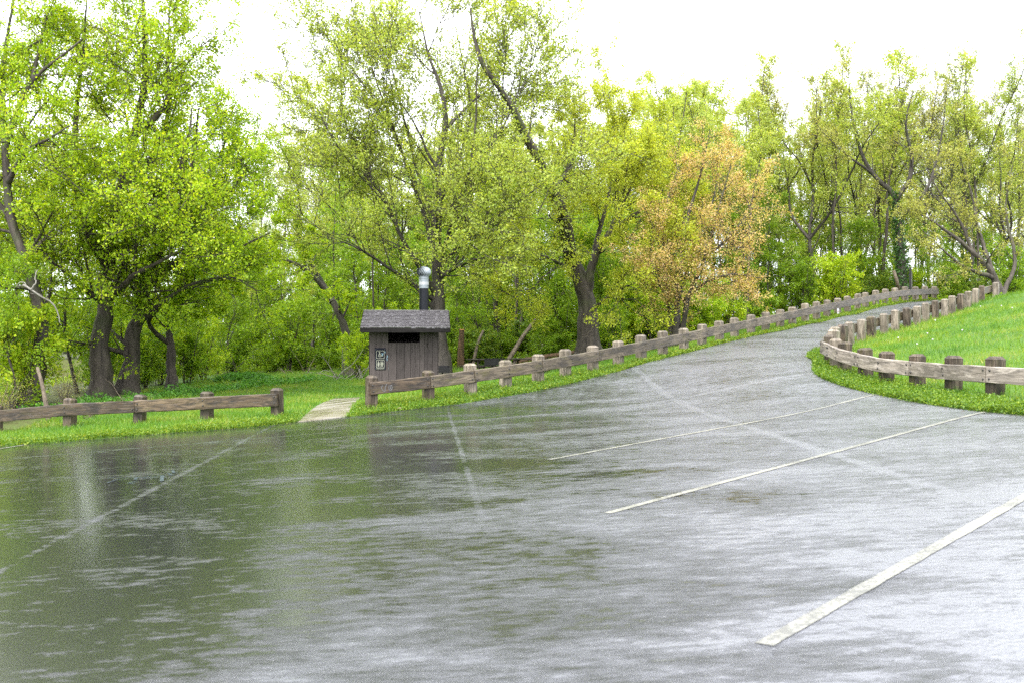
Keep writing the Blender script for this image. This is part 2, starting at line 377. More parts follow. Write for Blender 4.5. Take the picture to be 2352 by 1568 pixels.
def H(x, y):
    x = np.atleast_1d(np.asarray(x, float)); y = np.atleast_1d(np.asarray(y, float)); o = np.empty(len(x))
    for a in range(0, len(x), 20000):
        xx, yy = x[a:a + 20000], y[a:a + 20000]
        xc, yc = np.clip(xx, -85, 85), np.clip(yy, -18, 145)
        k = tps_k((xc[:, None] - C[None, :, 0])**2 + (yc[:, None] - C[None, :, 1])**2)
        z = k @ sol[:n] + sol[n] + sol[n + 1] * xc + sol[n + 2] * yc
        m = river_mask(xx, yy); m = m * m * (3 - 2 * m)
        o[a:a + 20000] = z * (1 - m) + (RIVER_Z - 1.0) * m
    return o
def H1(x, y): return float(H([x], [y])[0])

# ------------------------------------------------------------------ ground, asphalt, river
def ground_mat():
    m, nt, out = mat_new('ground'); b = NB(nt)
    g = b.n('ShaderNodeNewGeometry')
    f1 = b.noise(g.outputs['Position'], 0.55, 4); f2 = b.noise(g.outputs['Position'], 7, 5)
    at = b.n('ShaderNodeAttribute', attribute_name='wood_floor')
    grass = b.ramp(f1, [(0.3, (0.035, 0.085, 0.010)), (0.6, (0.06, 0.12, 0.012)), (0.8, (0.095, 0.13, 0.02))])  # darkened soil green; shade among the blades is put into this colour
    floor = b.ramp(f2, [(0.3, (0.045, 0.040, 0.018)), (0.55, (0.075, 0.085, 0.025)), (0.75, (0.085, 0.14, 0.03))])
    c = b.mix(at.outputs['Fac'], grass, floor)
    p = b.pbr(c, 0.85, 0.2, b.bump(f2, 0.5, 0.05)); b.l(p.outputs[0], out.inputs[0]); return m
def asphalt_mat():
    m, nt, out = mat_new('wet_asphalt'); b = NB(nt)
    g = b.n('ShaderNodeNewGeometry'); P = g.outputs['Position']
    agg = b.noise(P, 110, 2, 0.6)                      # stones in the surface
    film = b.noise(b.map(P, (0.42, 1.15, 1.0), rot=(0, 0, -0.12)), 9.0, 8, 0.76, 0.15)               # where stones break the water film
    drops = b.noise(P, 30, 3, 0.65, 0.2)               # rain-stirred surface
    und = b.noise(b.map(P, (0.42, 0.75, 0.5), rot=(0, 0, 0.35)), 1.0, 4, 0.55, 0.5)     # worn and shallow places
    # paving seams: three straight joints and the tyre track, each with its own texture
    def band(x0, y0, x1, y1, w):
        L = math.hypot(x1 - x0, y1 - y0); nx, ny = -(y1 - y0) / L, (x1 - x0) / L
        dt = b.n('ShaderNodeVectorMath', operation='DOT_PRODUCT'); b.l(P, dt.inputs[0]); dt.inputs[1].default_value = (nx, ny, 0)
        s = b.math('SUBTRACT', dt.outputs['Value'], nx * x0 + ny * y0)
        return s, w
    seams = None
    rgt = b.n('ShaderNodeSeparateXYZ'); b.l(P, rgt.inputs[0])
    for si, (p0, p1, w) in enumerate(SEAMS):
        s, w = band(p0[0], p0[1], p1[0], p1[1], w)
        wob = b.math('MULTIPLY', b.math('SUBTRACT', b.noise(P, 3.0, 3), 0.5), w * 1.2)
        k = b.rng(b.math('ABSOLUTE', b.math('ADD', s, wob)), w * 0.35, w, 1, 0)
        k = b.math('MULTIPLY', k, b.rng(b.noise(P, 2.2, 4, 0.7), 0.34, 0.55, 0.25, 1))
        if si == 1: k = b.math('MULTIPLY', k, b.rng(rgt.outputs[1], 7.5, 13.0, 0, 1))      # this joint is sealed over nearer the camera
        seams = k if seams is None else b.math('MAXIMUM', seams, k)
    st, _ = band(SEAMS[0][0][0], SEAMS[0][0][1], SEAMS[0][1][0], SEAMS[0][1][1], 0.1)
    side = b.math('GREATER_THAN', st, 0.0)             # older pavement beyond the first joint
    rgt = b.n('ShaderNodeSeparateXYZ'); b.l(P, rgt.inputs[0])
    worn_sheen = b.rng(b.math('ADD', rgt.outputs[0], b.math('MULTIPLY', b.math('SUBTRACT', und, 0.5), 5.0)), -2.5, 3.0, 0, 1)   # coarser mix on the bays, gating the painted sky sheen too
    bias = b.math('ADD', b.math('SUBTRACT', b.math('MULTIPLY', worn_sheen, 0.17), 0.105), b.math('MULTIPLY', b.math('SUBTRACT', und, 0.5), 0.52))
    bias = b.math('ADD', bias, b.math('ADD', b.rng(rgt.outputs[0], 0.5, 5.0, 0, 0.04), b.math('MULTIPLY', worn_sheen, b.rng(rgt.outputs[1], 13.0, 5.0, 0, 0.19))))  # raised towards the camera so the pale colour stands in for reflected sky
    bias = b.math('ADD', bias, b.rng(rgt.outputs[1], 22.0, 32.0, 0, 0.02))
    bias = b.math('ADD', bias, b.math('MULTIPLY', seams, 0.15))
    dry = b.rng(b.math('ADD', film, bias), 0.46, 0.72, 0, 1)       # 0 = standing film, 1 = stones showing through plus painted sky sheen
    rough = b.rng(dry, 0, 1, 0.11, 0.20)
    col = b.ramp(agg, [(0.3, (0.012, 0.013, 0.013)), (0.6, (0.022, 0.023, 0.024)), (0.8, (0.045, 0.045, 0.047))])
    col = b.mix(b.math('MULTIPLY', dry, b.math('ADD', b.math('MULTIPLY', worn_sheen, 0.45), 0.55)), col, (0.132, 0.135, 0.152))  # pale stone grey, lightened further to stand in for the sky's reflection
    broad = b.noise(P, 2.6, 3, 0.5)
    h = b.math('ADD', b.math('MULTIPLY', film, b.rng(dry, 0, 1, 0.08, 0.35)), b.math('MULTIPLY', drops, b.rng(dry, 0, 1, 0.03, 0.55)))
    h = b.math('ADD', h, b.math('MULTIPLY', broad, b.rng(dry, 0, 1, 0.04, 0.2)))
    nrm = b.bump(h, 1.0, 0.014)
    p = b.pbr(col, rough, 0.5, nrm); p.inputs['IOR'].default_value = 1.65
    b.l(p.outputs[0], out.inputs[0]); return m
SEAMS = [(lot(600, 990), lot(0, 1310), 0.07), (lot(1040, 975), lot(1200, 1480), 0.05), (lot(1545, 922), lot(2290, 1165), 0.12), (lot(0, 1056), lot(620, 1003), 0.14)]
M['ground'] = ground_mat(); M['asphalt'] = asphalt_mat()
def water_mat():
    m, nt, out = mat_new('river_water'); b = NB(nt)
    g = b.n('ShaderNodeNewGeometry'); f = b.noise(b.map(g.outputs['Position'], (1.2, 3.0, 1)), 1.0, 4)
    p = b.pbr((0.10, 0.10, 0.085), 0.12, 0.5, b.bump(f, 0.35, 0.05)); b.l(p.outputs[0], out.inputs[0]); return m
M['water'] = water_mat()

def cdt_mesh(name, bound, interior, zfun, mat, keep_inside, extra=None):
    pts = np.vstack([bound, interior]); nb = len(bound)
    edges = [(i, (i + 1) % nb) for i in range(nb)]
    vs, es, fs, ov, oe, of = delaunay_2d_cdt([Vector(p) for p in pts], edges, [list(range(nb))] if keep_inside else [], 1 if keep_inside else 0, 1e-5)
    V = np.array([(v[0], v[1]) for v in vs])
    Fc = np.array([f for f in fs if len(f) == 3])
    a, b_, c = V[Fc[:, 0]], V[Fc[:, 1]], V[Fc[:, 2]]
    ar = (b_[:, 0] - a[:, 0]) * (c[:, 1] - a[:, 1]) - (b_[:, 1] - a[:, 1]) * (c[:, 0] - a[:, 0])
    Fc[ar < 0] = Fc[ar < 0][:, ::-1]
    z = zfun(V)
    return np.column_stack([V, z]), Fc

gx, gy = np.meshgrid(np.arange(-30, 32, 0.7), np.arange(-15, 64, 0.7))
gp = np.column_stack([gx.ravel(), gy.ravel()])
m_in = inside(ASPH, gp) & (edge_dist(ASPH, gp) > 0.3)
ap = gp[m_in]
ex = np.column_stack([g.ravel() for g in np.meshgrid(np.arange(-58, 70, 4.0), np.arange(-15, 64, 4.0))])
ex = ex[inside(ASPH, ex) & (edge_dist(ASPH, ex) > 1.0) & ((ex[:, 0] < -31) | (ex[:, 0] > 33))]
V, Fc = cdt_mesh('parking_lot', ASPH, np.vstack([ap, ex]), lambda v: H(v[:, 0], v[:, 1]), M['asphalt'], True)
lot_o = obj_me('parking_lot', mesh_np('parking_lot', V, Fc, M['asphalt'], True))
tag(lot_o, 'wet dark asphalt lot with the access road climbing away from it', 'asphalt', kind='structure')

near = np.column_stack([g.ravel() for g in np.meshgrid(np.arange(-45, 48, 0.9), np.arange(-16, 90, 0.9))])
farx = np.concatenate([np.arange(-900, -120, 60), np.arange(-120, 121, 6), np.arange(150, 901, 60)])
fary = np.concatenate([np.arange(-300, -20, 40), np.arange(-20, 150, 6), np.arange(180, 1500, 80)])
far = np.column_stack([g.ravel() for g in np.meshgrid(farx, fary)]).astype(float)
far = far[(far[:, 0] < -46) | (far[:, 0] > 49) | (far[:, 1] < -17) | (far[:, 1] > 91)]
gpts = np.vstack([near, far]); gpts = gpts + np.random.default_rng(3).uniform(-0.12, 0.12, gpts.shape)
gpts = gpts[edge_dist(ASPH, gpts) > 0.25]
def ground_z(v):
    z = H(v[:, 0], v[:, 1]); ins = inside(ASPH, v); d = edge_dist(ASPH, v)
    d = np.where(d < 1e-3, 0, d)
    return z - np.where(ins, np.minimum(d, 0.3) * 0.6, 0) + np.where(~ins, np.minimum(d, 0.5) * 0.09, 0)
V, Fc = cdt_mesh('ground', ASPH, gpts, ground_z, M['ground'], False)
cen = V[Fc].mean(1)
def wood_floor(x, y):          # 1 under the trees, 0 on the mown grass
    edge = 50 + 2.0 * np.sin(x * 0.4) - 0.12 * np.maximum(-x - 8, 0)**1.3
    edge = np.where(x > 6, 50 - (x - 6) * 0.3, edge)
    a = np.clip((y - edge) / 5, 0, 1)
    c = np.clip((-12.5 - 0.15 * (y - 30) - x) / 2.0, 0, 1) * np.clip((y - 24) / 3, 0, 1)
    right = (x > 8) & (x > 8 + (y - 18) * 0.52) & (y < 64)
    return np.where(right, 0, np.maximum(a, c))
gm = mesh_np('ground', V, Fc, M['ground'], True, {'wood_floor': wood_floor(cen[:, 0], cen[:, 1])})
tag(obj_me('ground', gm), 'grass lawn and leaf covered wood floor', 'ground', kind='structure')

wv = np.array([[-200, 10, RIVER_Z], [-12, 10, RIVER_Z], [-12, 110, RIVER_Z], [-200, 110, RIVER_Z]], float)
river = obj_me('river', mesh_np('river', wv, np.array([[0, 1, 2, 3]]), M['water'])); tag(river, 'pale grey river seen between the trunks', 'river', kind='structure')

# ------------------------------------------------------------------ painted lines and chalk on the lot
def paint_mat():
    m, nt, out = mat_new('line_paint'); b = NB(nt)
    g = b.n('ShaderNodeNewGeometry'); f = b.noise(g.outputs['Position'], 30, 5, 0.7); f2 = b.noise(g.outputs['Position'], 2.5, 3)
    wear = b.rng(b.math('ADD', f, b.math('MULTIPLY', f2, 0.6)), 0.72, 0.92, 0, 0.75)
    c = b.mix(wear, (0.24, 0.235, 0.20), (0.05, 0.05, 0.048))
    p = b.pbr(c, 0.32, 0.5, b.bump(f, 0.4, 0.006)); b.l(p.outputs[0], out.inputs[0]); return m
M['paint'] = paint_mat()
def stripe(name, p0, p1, w, mat, parent, lift=0.005, n=40, taper=0.0):
    t = np.linspace(0, 1, n)[:, None]; c = np.asarray(p0)[:2] * (1 - t) + np.asarray(p1)[:2] * t
    d = np.asarray(p1)[:2] - np.asarray(p0)[:2]; d = d / np.linalg.norm(d); nn = np.array([-d[1], d[0]]) * w / 2
    rg = np.random.default_rng(int(abs(p0[0]) * 1000) % 9999)
    j = 1 + rg.normal(0, 0.05, (n, 1))
    L, Rr = c + nn * j, c - nn * j
    V = np.vstack([L, Rr]); z = H(V[:, 0], V[:, 1]) + lift
    i = np.arange(n - 1); Fq = np.column_stack([i + n, i + n + 1, i + 1, i])
    return obj_me(name, mesh_np(name, np.column_stack([V, z]), Fq, mat), parent)
stripe('painted_line', lot(1755, 1480), lot(2420, 1102), 0.105, M['paint'], lot_o)
stripe('painted_line', lot(1395, 1178), lot(2262, 945), 0.085, M['paint'], lot_o)
stripe('painted_line', lot(1262, 1055), W(2010, 907, 20.7), 0.085, M['paint'], lot_o)
stripe('painted_line', lot(-120, 1052), lot(56, 1021), 0.10, M['paint'], lot_o)
def ct(zx, zy): return lot((350 + zx * 0.1488) * 0.6125, (1720 + zy * 0.1488) * 0.6125)
for a, c, w in (((355, 605), (420, 575), .06), ((420, 575), (600, 520), .05), ((600, 520), (1050, 470), .05), ((380, 490), (550, 450), .06), ((560, 475), (950, 435), .05), ((1050, 470), (1340, 462), .09),
                ((1060, 520), (1075, 470), .10), ((880, 605), (1020, 615), .09), ((890, 600), (1120, 550), .05), ((1230, 495), (1640, 462), .07), ((1340, 455), (1780, 415), .06), ((1320, 397), (1500, 392), .05),
                ((1725, 550), (1740, 425), .10), ((1680, 555), (1770, 552), .08), ((1780, 438), (1840, 436), .08), ((1850, 365), (2140, 342), .05), ((1900, 365), (1960, 410), .07), ((1960, 410), (2050, 405), .06), ((1990, 292), (2030, 345), .07), ((1980, 292), (2040, 286), .06)):
    stripe('chalk_mark', ct(*a), ct(*c), w * 0.5, M['chalk'], lot_o, 0.006, 6)

# ------------------------------------------------------------------ concrete walk to the restroom
wk = empty('walkway', (0, 0, 0)); tag(wk, 'short concrete walk of wet grooved slabs from lot to restroom', 'walkway', kind='structure')
def conc_mat():
    m, nt, out = mat_new('wet_concrete'); b = NB(nt); g = b.n('ShaderNodeNewGeometry')
    f = b.noise(b.map(g.outputs['Position'], (0.6, 1.6, 1)), 1.2, 5, 0.6); f2 = b.noise(g.outputs['Position'], 40, 4)
    c = b.ramp(f, [(0.3, (0.10, 0.082, 0.05)), (0.5, (0.15, 0.13, 0.095)), (0.65, (0.20, 0.185, 0.155))])
    p = b.pbr(c, b.rng(f, 0.35, 0.6, 0.12, 0.4), 0.5, b.bump(f2, 0.3, 0.004)); b.l(p.outputs[0], out.inputs[0]); return m
M['concrete'] = conc_mat()
wl = [(-5.02, 23.35), (-5.56, 31.2)]; wr = [(-3.92, 23.75), (-4.50, 31.2)]
ts = np.linspace(0, 1, 8)
for a, c in zip(ts, ts[1:]):
    a2, c2 = a + 0.0022, c - 0.0022
    pts = [np.array(wl[0]) * (1 - t) + np.array(wl[1]) * t if s == 0 else np.array(wr[0]) * (1 - t) + np.array(wr[1]) * t for t, s in ((a2, 0), (a2, 1), (c2, 1), (c2, 0))]
    P = np.array(pts); z = H(P[:, 0], P[:, 1]) + 0.055
    if a == 0: z[:2] = H(P[:2, 0], P[:2, 1]) + 0.012
    cc = P.mean(0); bev = P + (cc - P) * np.array([0.02, 0.02])
    Vv = np.vstack([np.column_stack([bev, z]), np.column_stack([P, z - 0.012]), np.column_stack([P, z - 0.18])])
    q = [(0, 1, 2, 3)] + [(4 * r + k, 4 * (r + 1) + k, 4 * (r + 1) + (k + 1) % 4, 4 * r + (k + 1) % 4) for r in (0, 1) for k in range(4)]
    obj_me('slab', mesh_np('slab', Vv, np.array(q), M['concrete']), wk)

# ------------------------------------------------------------------ guard fences: posts, rail boards, bolts
def post_mesh(seed):
    rg = random.Random(seed); s, b_ = 0.128, 0.010
    V = []
    def ring(h, k, z, jit=0.0):
        for sx, sy in ((1, 1), (-1, 1), (-1, -1), (1, -1)):
            e = ((sx * h, sy * (h - k)), (sx * (h - k), sy * h)) if sx * sy > 0 else ((sx * (h - k), sy * h), (sx * h, sy * (h - k)))
            for x, y in e: V.append((x + rg.uniform(-jit, jit), y + rg.uniform(-jit, jit), z + rg.uniform(-jit, jit)))
    ring(s, b_, -0.5); ring(s, b_, 0.25, 0.004); ring(s, b_, POST_H - 0.075, 0.004); ring(s + 0.003, b_, POST_H - 0.055, 0.003); ring(s - 0.045, b_, POST_H, 0.004)
    F = []
    for r in range(4):
        for k in range(8): F.append((8 * r + k, 8 * r + (k + 1) % 8, 8 * (r + 1) + (k + 1) % 8, 8 * (r + 1) + k))
    bm = bmesh.new(); vs = [bm.verts.new(v) for v in V]
    for f in F: bm.faces.new([vs[i] for i in f])
    bm.faces.new([vs[i] for i in range(32, 40)])
    bmesh.ops.recalc_face_normals(bm, faces=bm.faces)
    me = bpy.data.meshes.new('post'); bm.to_mesh(me); bm.free(); return me
post_me = {}
for k in range(4):
    base = post_mesh(k)
    for key in ('post_tan', 'post_brown'):
        c = base.copy(); c.materials.append(M[key]); post_me[(key, k)] = c
bm = bmesh.new(); lathe(bm, [(0.024, 0), (0.024, 0.004), (0.018, 0.014), (0.006, 0.018)], 8)
bmesh.ops.rotate(bm, matrix=Matrix.Rotation(R(90), 3, 'X'), verts=bm.verts)
bolt_me = bpy.data.meshes.new('bolt'); bm.to_mesh(bm and bolt_me); bm.free(); bolt_me.materials.append(M['bolt'])

def board(fence, floc, pts, nrm_side, matkey, seed, hgt=0.31, thk=0.085, bolts=True):
    """One rail board along pts (centre line on the posts' faces)."""
    rg = np.random.default_rng(seed)
    P = np.asarray(pts, float); chord = P[-1] - P[0]
    ux = chord / np.linalg.norm(chord); uy = np.cross([0, 0, 1.0], ux); uy /= np.linalg.norm(uy); uz = np.cross(ux, uy)
    Mw = Matrix(((ux[0], uy[0], uz[0], P[0][0]), (ux[1], uy[1], uz[1], P[0][1]), (ux[2], uy[2], uz[2], P[0][2]), (0, 0, 0, 1)))
    seg = np.concatenate([[0], np.cumsum(np.linalg.norm(np.diff(P, axis=0), axis=1))]); L = seg[-1]
    ns = max(3, int(L / 0.22)); s = np.linspace(0.006, L - 0.006, ns)
    cl = np.column_stack([np.interp(s, seg, P[:, k]) for k in range(3)])
    loc = (cl - P[0]) @ np.column_stack([ux, uy, uz])
    h2, t2, c = hgt / 2, thk / 2, 0.012
    prof = np.array([(-t2, -h2 + c), (-t2, h2 - c), (-t2 + c, h2), (t2 - c, h2), (t2, h2 - c), (t2, -h2 + c), (t2 - c, -h2), (-t2 + c, -h2)])
    V = np.zeros((ns, 8, 3)); V[:, :, 0] = loc[:, None, 0]
    V[:, :, 1] = loc[:, None, 1] + prof[None, :, 0] + rg.normal(0, 0.002, (ns, 8)); V[:, :, 2] = loc[:, None, 2] + prof[None, :, 1] + rg.normal(0, 0.0045, (ns, 8))
    V = V.reshape(-1, 3); F = []
    for r in range(ns - 1):
        for k in range(8): F.append((8 * r + k, 8 * r + (k + 1) % 8, 8 * (r + 1) + (k + 1) % 8, 8 * (r + 1) + k))
    bm = bmesh.new(); vs = [bm.verts.new(v) for v in V]
    for f in F: bm.faces.new([vs[i] for i in f])
    bm.faces.new([vs[i] for i in range(8)]); bm.faces.new([vs[-8 + i] for i in range(8)][::-1])
    o = obj_bm('rail_board', bm, M[matkey], fence)
    o.matrix_local = Matrix.Translation(-Vector(floc)) @ Mw
    if bolts:
        side = np.sign(np.dot(uy[:2], nrm_side)) or 1.0
        spots = [(0.07, 0.075), (0.07, -0.09), (L - 0.07, 0.085), (L - 0.07, -0.08)]
        if len(P) > 2: spots += [(seg[k] + rg.uniform(-.04, .04), q) for k in range(1, len(P) - 1) for q in (0.07, -0.06)]
        for sx, z in spots:
            y = np.interp(sx, s, loc[:, 1]) + side * (t2 + 0.001)
            bo = obj_me('bolt', bolt_me, o); bo.location = (sx + rg.uniform(-.015, .015), y, np.interp(sx, s, loc[:, 2]) + z + rg.uniform(-.01, .01))
            bo.rotation_euler = (0, 0, R(180) if side > 0 else 0)
    return o
def fence(name, label, posts, joints, side, post_key, rail_key, seed, bolt_to=99, groupof=None, yaw=None):
    floc = tuple(posts[0]); root = empty(name, floc); tag(root, label, 'fence', groupof)
    rg = random.Random(seed); N = len(posts); nr = []
    for i, p in enumerate(posts):
        a, c = posts[max(i - 1, 0)], posts[min(i + 1, N - 1)]
        t = (c - a)[:2]; t = t / np.linalg.norm(t); nrm = np.array([-t[1], t[0]]) * side; nr.append(nrm)
        key = post_key if isinstance(post_key, str) else post_key(i)
        o = obj_me('post', post_me[(key, rg.randrange(4))], root)
        o.location = Vector(p) - Vector(floc) + Vector((rg.uniform(-.02, .02), rg.uniform(-.02, .02), rg.uniform(-.015, .012)))
        o.rotation_euler = (R(rg.uniform(-2, 2)), R(rg.uniform(-2, 2)), (math.atan2(t[1], t[0]) if yaw is None or i < 10 else R(yaw)) + R(rg.uniform(-5, 5)) + R(90) * rg.randrange(4)); o.scale = (rg.uniform(.94, 1.03), rg.uniform(.94, 1.03), rg.uniform(.97, 1.03))
    for k, (a, c) in enumerate(zip(joints, joints[1:])):
        pts = [posts[i] + np.array([*(nr[i] * 0.178), 0.49]) for i in range(a, c + 1)]
        tdir = (pts[-1] - pts[0]); tdir = tdir / np.linalg.norm(tdir)
        if a == 0: pts[0] = pts[0] - tdir * 0.10
        if c == N - 1: pts[-1] = pts[-1] + tdir * 0.10
        key = rail_key if isinstance(rail_key, str) else rail_key(a)
        board(root, floc, pts, nr[a], key, seed * 100 + k, bolts=a < bolt_to)
    return root
fence('guard_fence', 'low dark timber guard fence between the lot and the river bank, ending at the walk', LEFT_POSTS, [0, 3, 5], -1, 'post_brown', 'rail_dark', 11)
road_f = fence('guard_fence', 'long timber guard fence climbing beside the road from the restroom to the crest', ROAD_POSTS, [0, 1] + list(range(2, 31, 2)) + [31], -1,
      lambda i: 'post_brown' if i < 2 else 'post_tan', lambda a: 'rail_dark' if a == 0 else 'rail_old', 12, 16)
right_f = fence('guard_fence', 'timber guard fence curving round the grassy hill on the inside of the bend', RIGHT_POSTS, [0, 2, 4, 6, 8, 9, 10, 11] + list(range(13, 28, 2)) + [28], 1,
      lambda i: 'post_brown' if i < 8 else ('post_tan' if i % 3 else 'post_brown'), lambda a: 'rail_pale' if a < 9 else 'rail_old', 13, 9, yaw=-33)

# ------------------------------------------------------------------ restroom hut
hut = empty('restroom_hut', tuple(HUT), R(5)); tag(hut, 'small brown plank restroom with shingled gable roof and tall vent stack', 'restroom')
X0, X1, DEP, TOP = -1.12, 1.12, 2.9, 2.22
wx = lambda z: X0 + (z - 337) / 610 * 2.24
backing = bmesh.new()
ox0, ox1, oz = wx(502), wx(785), 1.73
for a in ((X0 + .03, ox0 + .01, 0.04, 0.08, -.3, TOP + .05), (ox1 - .01, X1 - .03, 0.04, 0.08, -.3, TOP + .05), (ox0 + .011, ox1 - .011, 0.04, 0.08, -.3, oz - .02)): bx(backing, *a)
fw = obj_bm('front_wall', backing, M['dark_inside'], hut)
edges = [337, 393, 446, 502, 575, 648, 703, 743, 785, 828, 858, 900, 947]
rg = random.Random(5)
for a, c in zip(edges, edges[1:]):
    top = oz if 502 <= a < 785 else TOP
    bm = bmesh.new(); y = rg.uniform(-.003, .003)
    bx(bm, wx(a) + .004, wx(c) - .004, y, 0.036 + y, -0.32, top, 0.004)
    obj_bm('plank', bm, M['plank'], fw)
bm = bmesh.new(); bx(bm, ox0 - .01, ox1 + .01, -0.012, 0.05, oz + .001, oz + .022, 0.003); obj_bm('opening_sill', bm, M['plank'], hut)
for nm, xa, xb in (('side_wall', X0, X0 + .04), ('side_wall', X1 - .04, X1)):
    bm = bmesh.new()
    v = [bm.verts.new(q) for x in (xa, xb) for q in ((x, .082, -.3), (x, DEP, -.3), (x, DEP, TOP), (x, DEP / 2, TOP + .55), (x, .082, TOP))]
    bm.faces.new(v[:5]); bm.faces.new(v[5:][::-1])
    for k in range(5): bm.faces.new((v[k], v[5 + k], v[5 + (k + 1) % 5], v[(k + 1) % 5]))
    sw = obj_bm(nm, bm, M['dark_inside'], hut)
    for k in range(14):
        y0 = 0.0405 + k * (DEP - .04) / 14; bm = bmesh.new(); xo = X0 - .03 if xa == X0 else X1 + .001
        bx(bm, xo, xo + .029, y0 + .004, y0 + (DEP - .04) / 14 - .004, -.32, TOP + .1 - .0, 0.003); obj_bm('plank', bm, M['plank'], sw)
bm = bmesh.new(); bx(bm, X0 + .05, X1 - .05, DEP - .05, DEP - .002, -.3, TOP); obj_bm('back_wall', bm, M['plank'], hut)
# roof
EY, EZ, RY, RZ = -0.55, 2.24, 1.42, 2.86
RX0, RX1 = -1.44 + .06, 1.44 + .06
def slab_roof(bm, y0, z0, y1, z1, t):
    v = [bm.verts.new((x, y, z - dz)) for dz in (0, t) for x, y, z in ((RX0, y0, z0), (RX1, y0, z0), (RX1, y1, z1), (RX0, y1, z1))]
    bm.faces.new(v[:4]); bm.faces.new(v[4:][::-1])
    for k in range(4): bm.faces.new((v[k], v[4 + k], v[4 + (k + 1) % 4], v[(k + 1) % 4]))
bm = bmesh.new(); slab_roof(bm, EY, EZ - .03, RY, RZ - .03, 0.05); slab_roof(bm, RY, RZ - .03, 2 * RY - EY, EZ - .03, 0.05)
roof = obj_bm('roof', bm, M['fascia'], hut)
bm = bmesh.new(); bx(bm, RX0 - .004, RX1 + .004, EY - .035, EY - .002, EZ - .165, EZ - .022, .005); obj_bm('fascia_board', bm, M['fascia'], roof)
for x in (RX0 - .03, RX1 + .002):
    for sgn in (1, -1):
        bm = bmesh.new(); ya, yb = (EY, RY) if sgn > 0 else (2 * RY - EY, RY)
        v = [bm.verts.new(q) for xx in (x, x + .028) for q in ((xx, ya, EZ - .02), (xx, yb, RZ - .02), (xx, yb, RZ - .15), (xx, ya, EZ - .15))]
        bm.faces.new(v[:4]); bm.faces.new(v[4:][::-1])
        for k in range(4): bm.faces.new((v[k], v[4 + k], v[4 + (k + 1) % 4], v[(k + 1) % 4]))
        obj_bm('rake_board', bm, M['fascia'], roof)
sl = math.hypot(RY - EY, RZ - EZ); pit = math.atan2(RZ - EZ, RY - EY)
sh_me = []
for k in range(5):
    bm = bmesh.new(); bx(bm, -0.5, 0.5, 0, 1, 0, 1); me = bpy.data.meshes.new('shingle')
    for v in bm.verts:                                     # butt end thick, head end thin
        if v.co.y > .5: v.co.z *= 0.3
        v.co.x += random.uniform(-.02, .02)
        if v.co.y < .5: v.co.y += random.uniform(-.05, .05)
    bm.to_mesh(me); bm.free(); me.materials.append(M['shingle']); sh_me.append(me)
NC = 12; ex_ = sl / NC
for c in range(NC):
    x = RX0 - .01 - rg.uniform(0, .08)
    while x < RX1:
        w = rg.uniform(0.10, 0.22); xa, xb = max(x, RX0 - .012), min(x + w, RX1 + .012); x += w
        if xb - xa < 0.03: continue
        o = obj_me('shingle', sh_me[rg.randrange(5)], roof); s0 = c * ex_ - (0.03 if c == 0 else rg.uniform(0, .012))
        o.scale = (xb - xa - .005, ex_ * 1.32, 0.040 * rg.uniform(.85, 1.2)); o.rotation_euler = (pit - 0.035, 0, 0)
        o.location = ((xa + xb) / 2, EY + s0 * math.cos(pit), EZ - .029 + s0 * math.sin(pit) + .012)
for k in range(9):                                          # ridge caps
    o = obj_me('shingle', sh_me[k % 5], roof); o.scale = (.315, .16, .02); o.rotation_euler = (pit - .05, 0, 0)
    o.location = (RX0 + .16 + k * .32, RY - .15, RZ - .035)
# vent stack
sx, sy = 0.66, 2.15
bm = bmesh.new(); lathe(bm, [(0.165, 2.2), (0.165, 3.67)], 28, (sx, sy, 0)); obj_bm('vent_pipe', bm, M['black_pipe'], hut, smooth=False)
bm = bmesh.new(); lathe(bm, [(0.172, 3.66), (0.172, 4.06), (0.16, 4.09)], 28, (sx, sy, 0)); slv = obj_bm('metal_sleeve', bm, M['galvanised'], hut)
for z0, z1, mk, r in ((3.655, 3.672, 'galvanised', .180), (3.775, 3.89, 'tape', .176), (3.89, 3.902, 'galvanised', .179), (4.00, 4.012, 'galvanised', .179), (4.065, 4.08, 'galvanised', .182)):
    bm = bmesh.new(); lathe(bm, [(r, z0), (r, z1)], 28, (sx, sy, 0)); obj_bm('band', bm, M[mk], slv)
tz, tr, th = 4.085, 0.235, 0.32
bm = bmesh.new(); lathe(bm, [(0.02, tz + th - .012), (0.12, tz + th - .008), (0.10, tz + th + .008), (0.02, tz + th + .016)], 24, (sx, sy, 0)); tur = obj_bm('turbine', bm, M['galvanised'], hut)
bm = bmesh.new(); lathe(bm, [(0.14, tz + .005), (0.15, tz + th - .03)], 20, (sx, sy, 0)); obj_bm('turbine_core', bm, M['dark_inside'], tur)
vme = bmesh.new(); prev = None; NS = 8
for k in range(NS + 1):
    t = k / NS; z = t * th; rr = math.sqrt(max(0.0, 1 - (2 * (t * .92 + .06) - 1)**2)) * (tr - .06) + .075
    if t == 0: rr = .17
    ang = 0.75 * (t - .5); pr = []
    for da, dr in ((-0.13, -.028), (0.13, .004)):
        pr.append(vme.verts.new(((rr + dr) * math.cos(ang + da), (rr + dr) * math.sin(ang + da), z)))
    if prev: vme.faces.new((prev[0], prev[1], pr[1], pr[0]))
    prev = pr
vm = bpy.data.meshes.new('vane'); vme.to_mesh(vm); vme.free(); vm.materials.append(M['galvanised'])
for p in vm.polygons: p.use_smooth = True
for k in range(24):
    o = obj_me('vane', vm, tur, (sx, sy, tz)); o.rotation_euler = (0, 0, 2 * math.pi * k / 24)
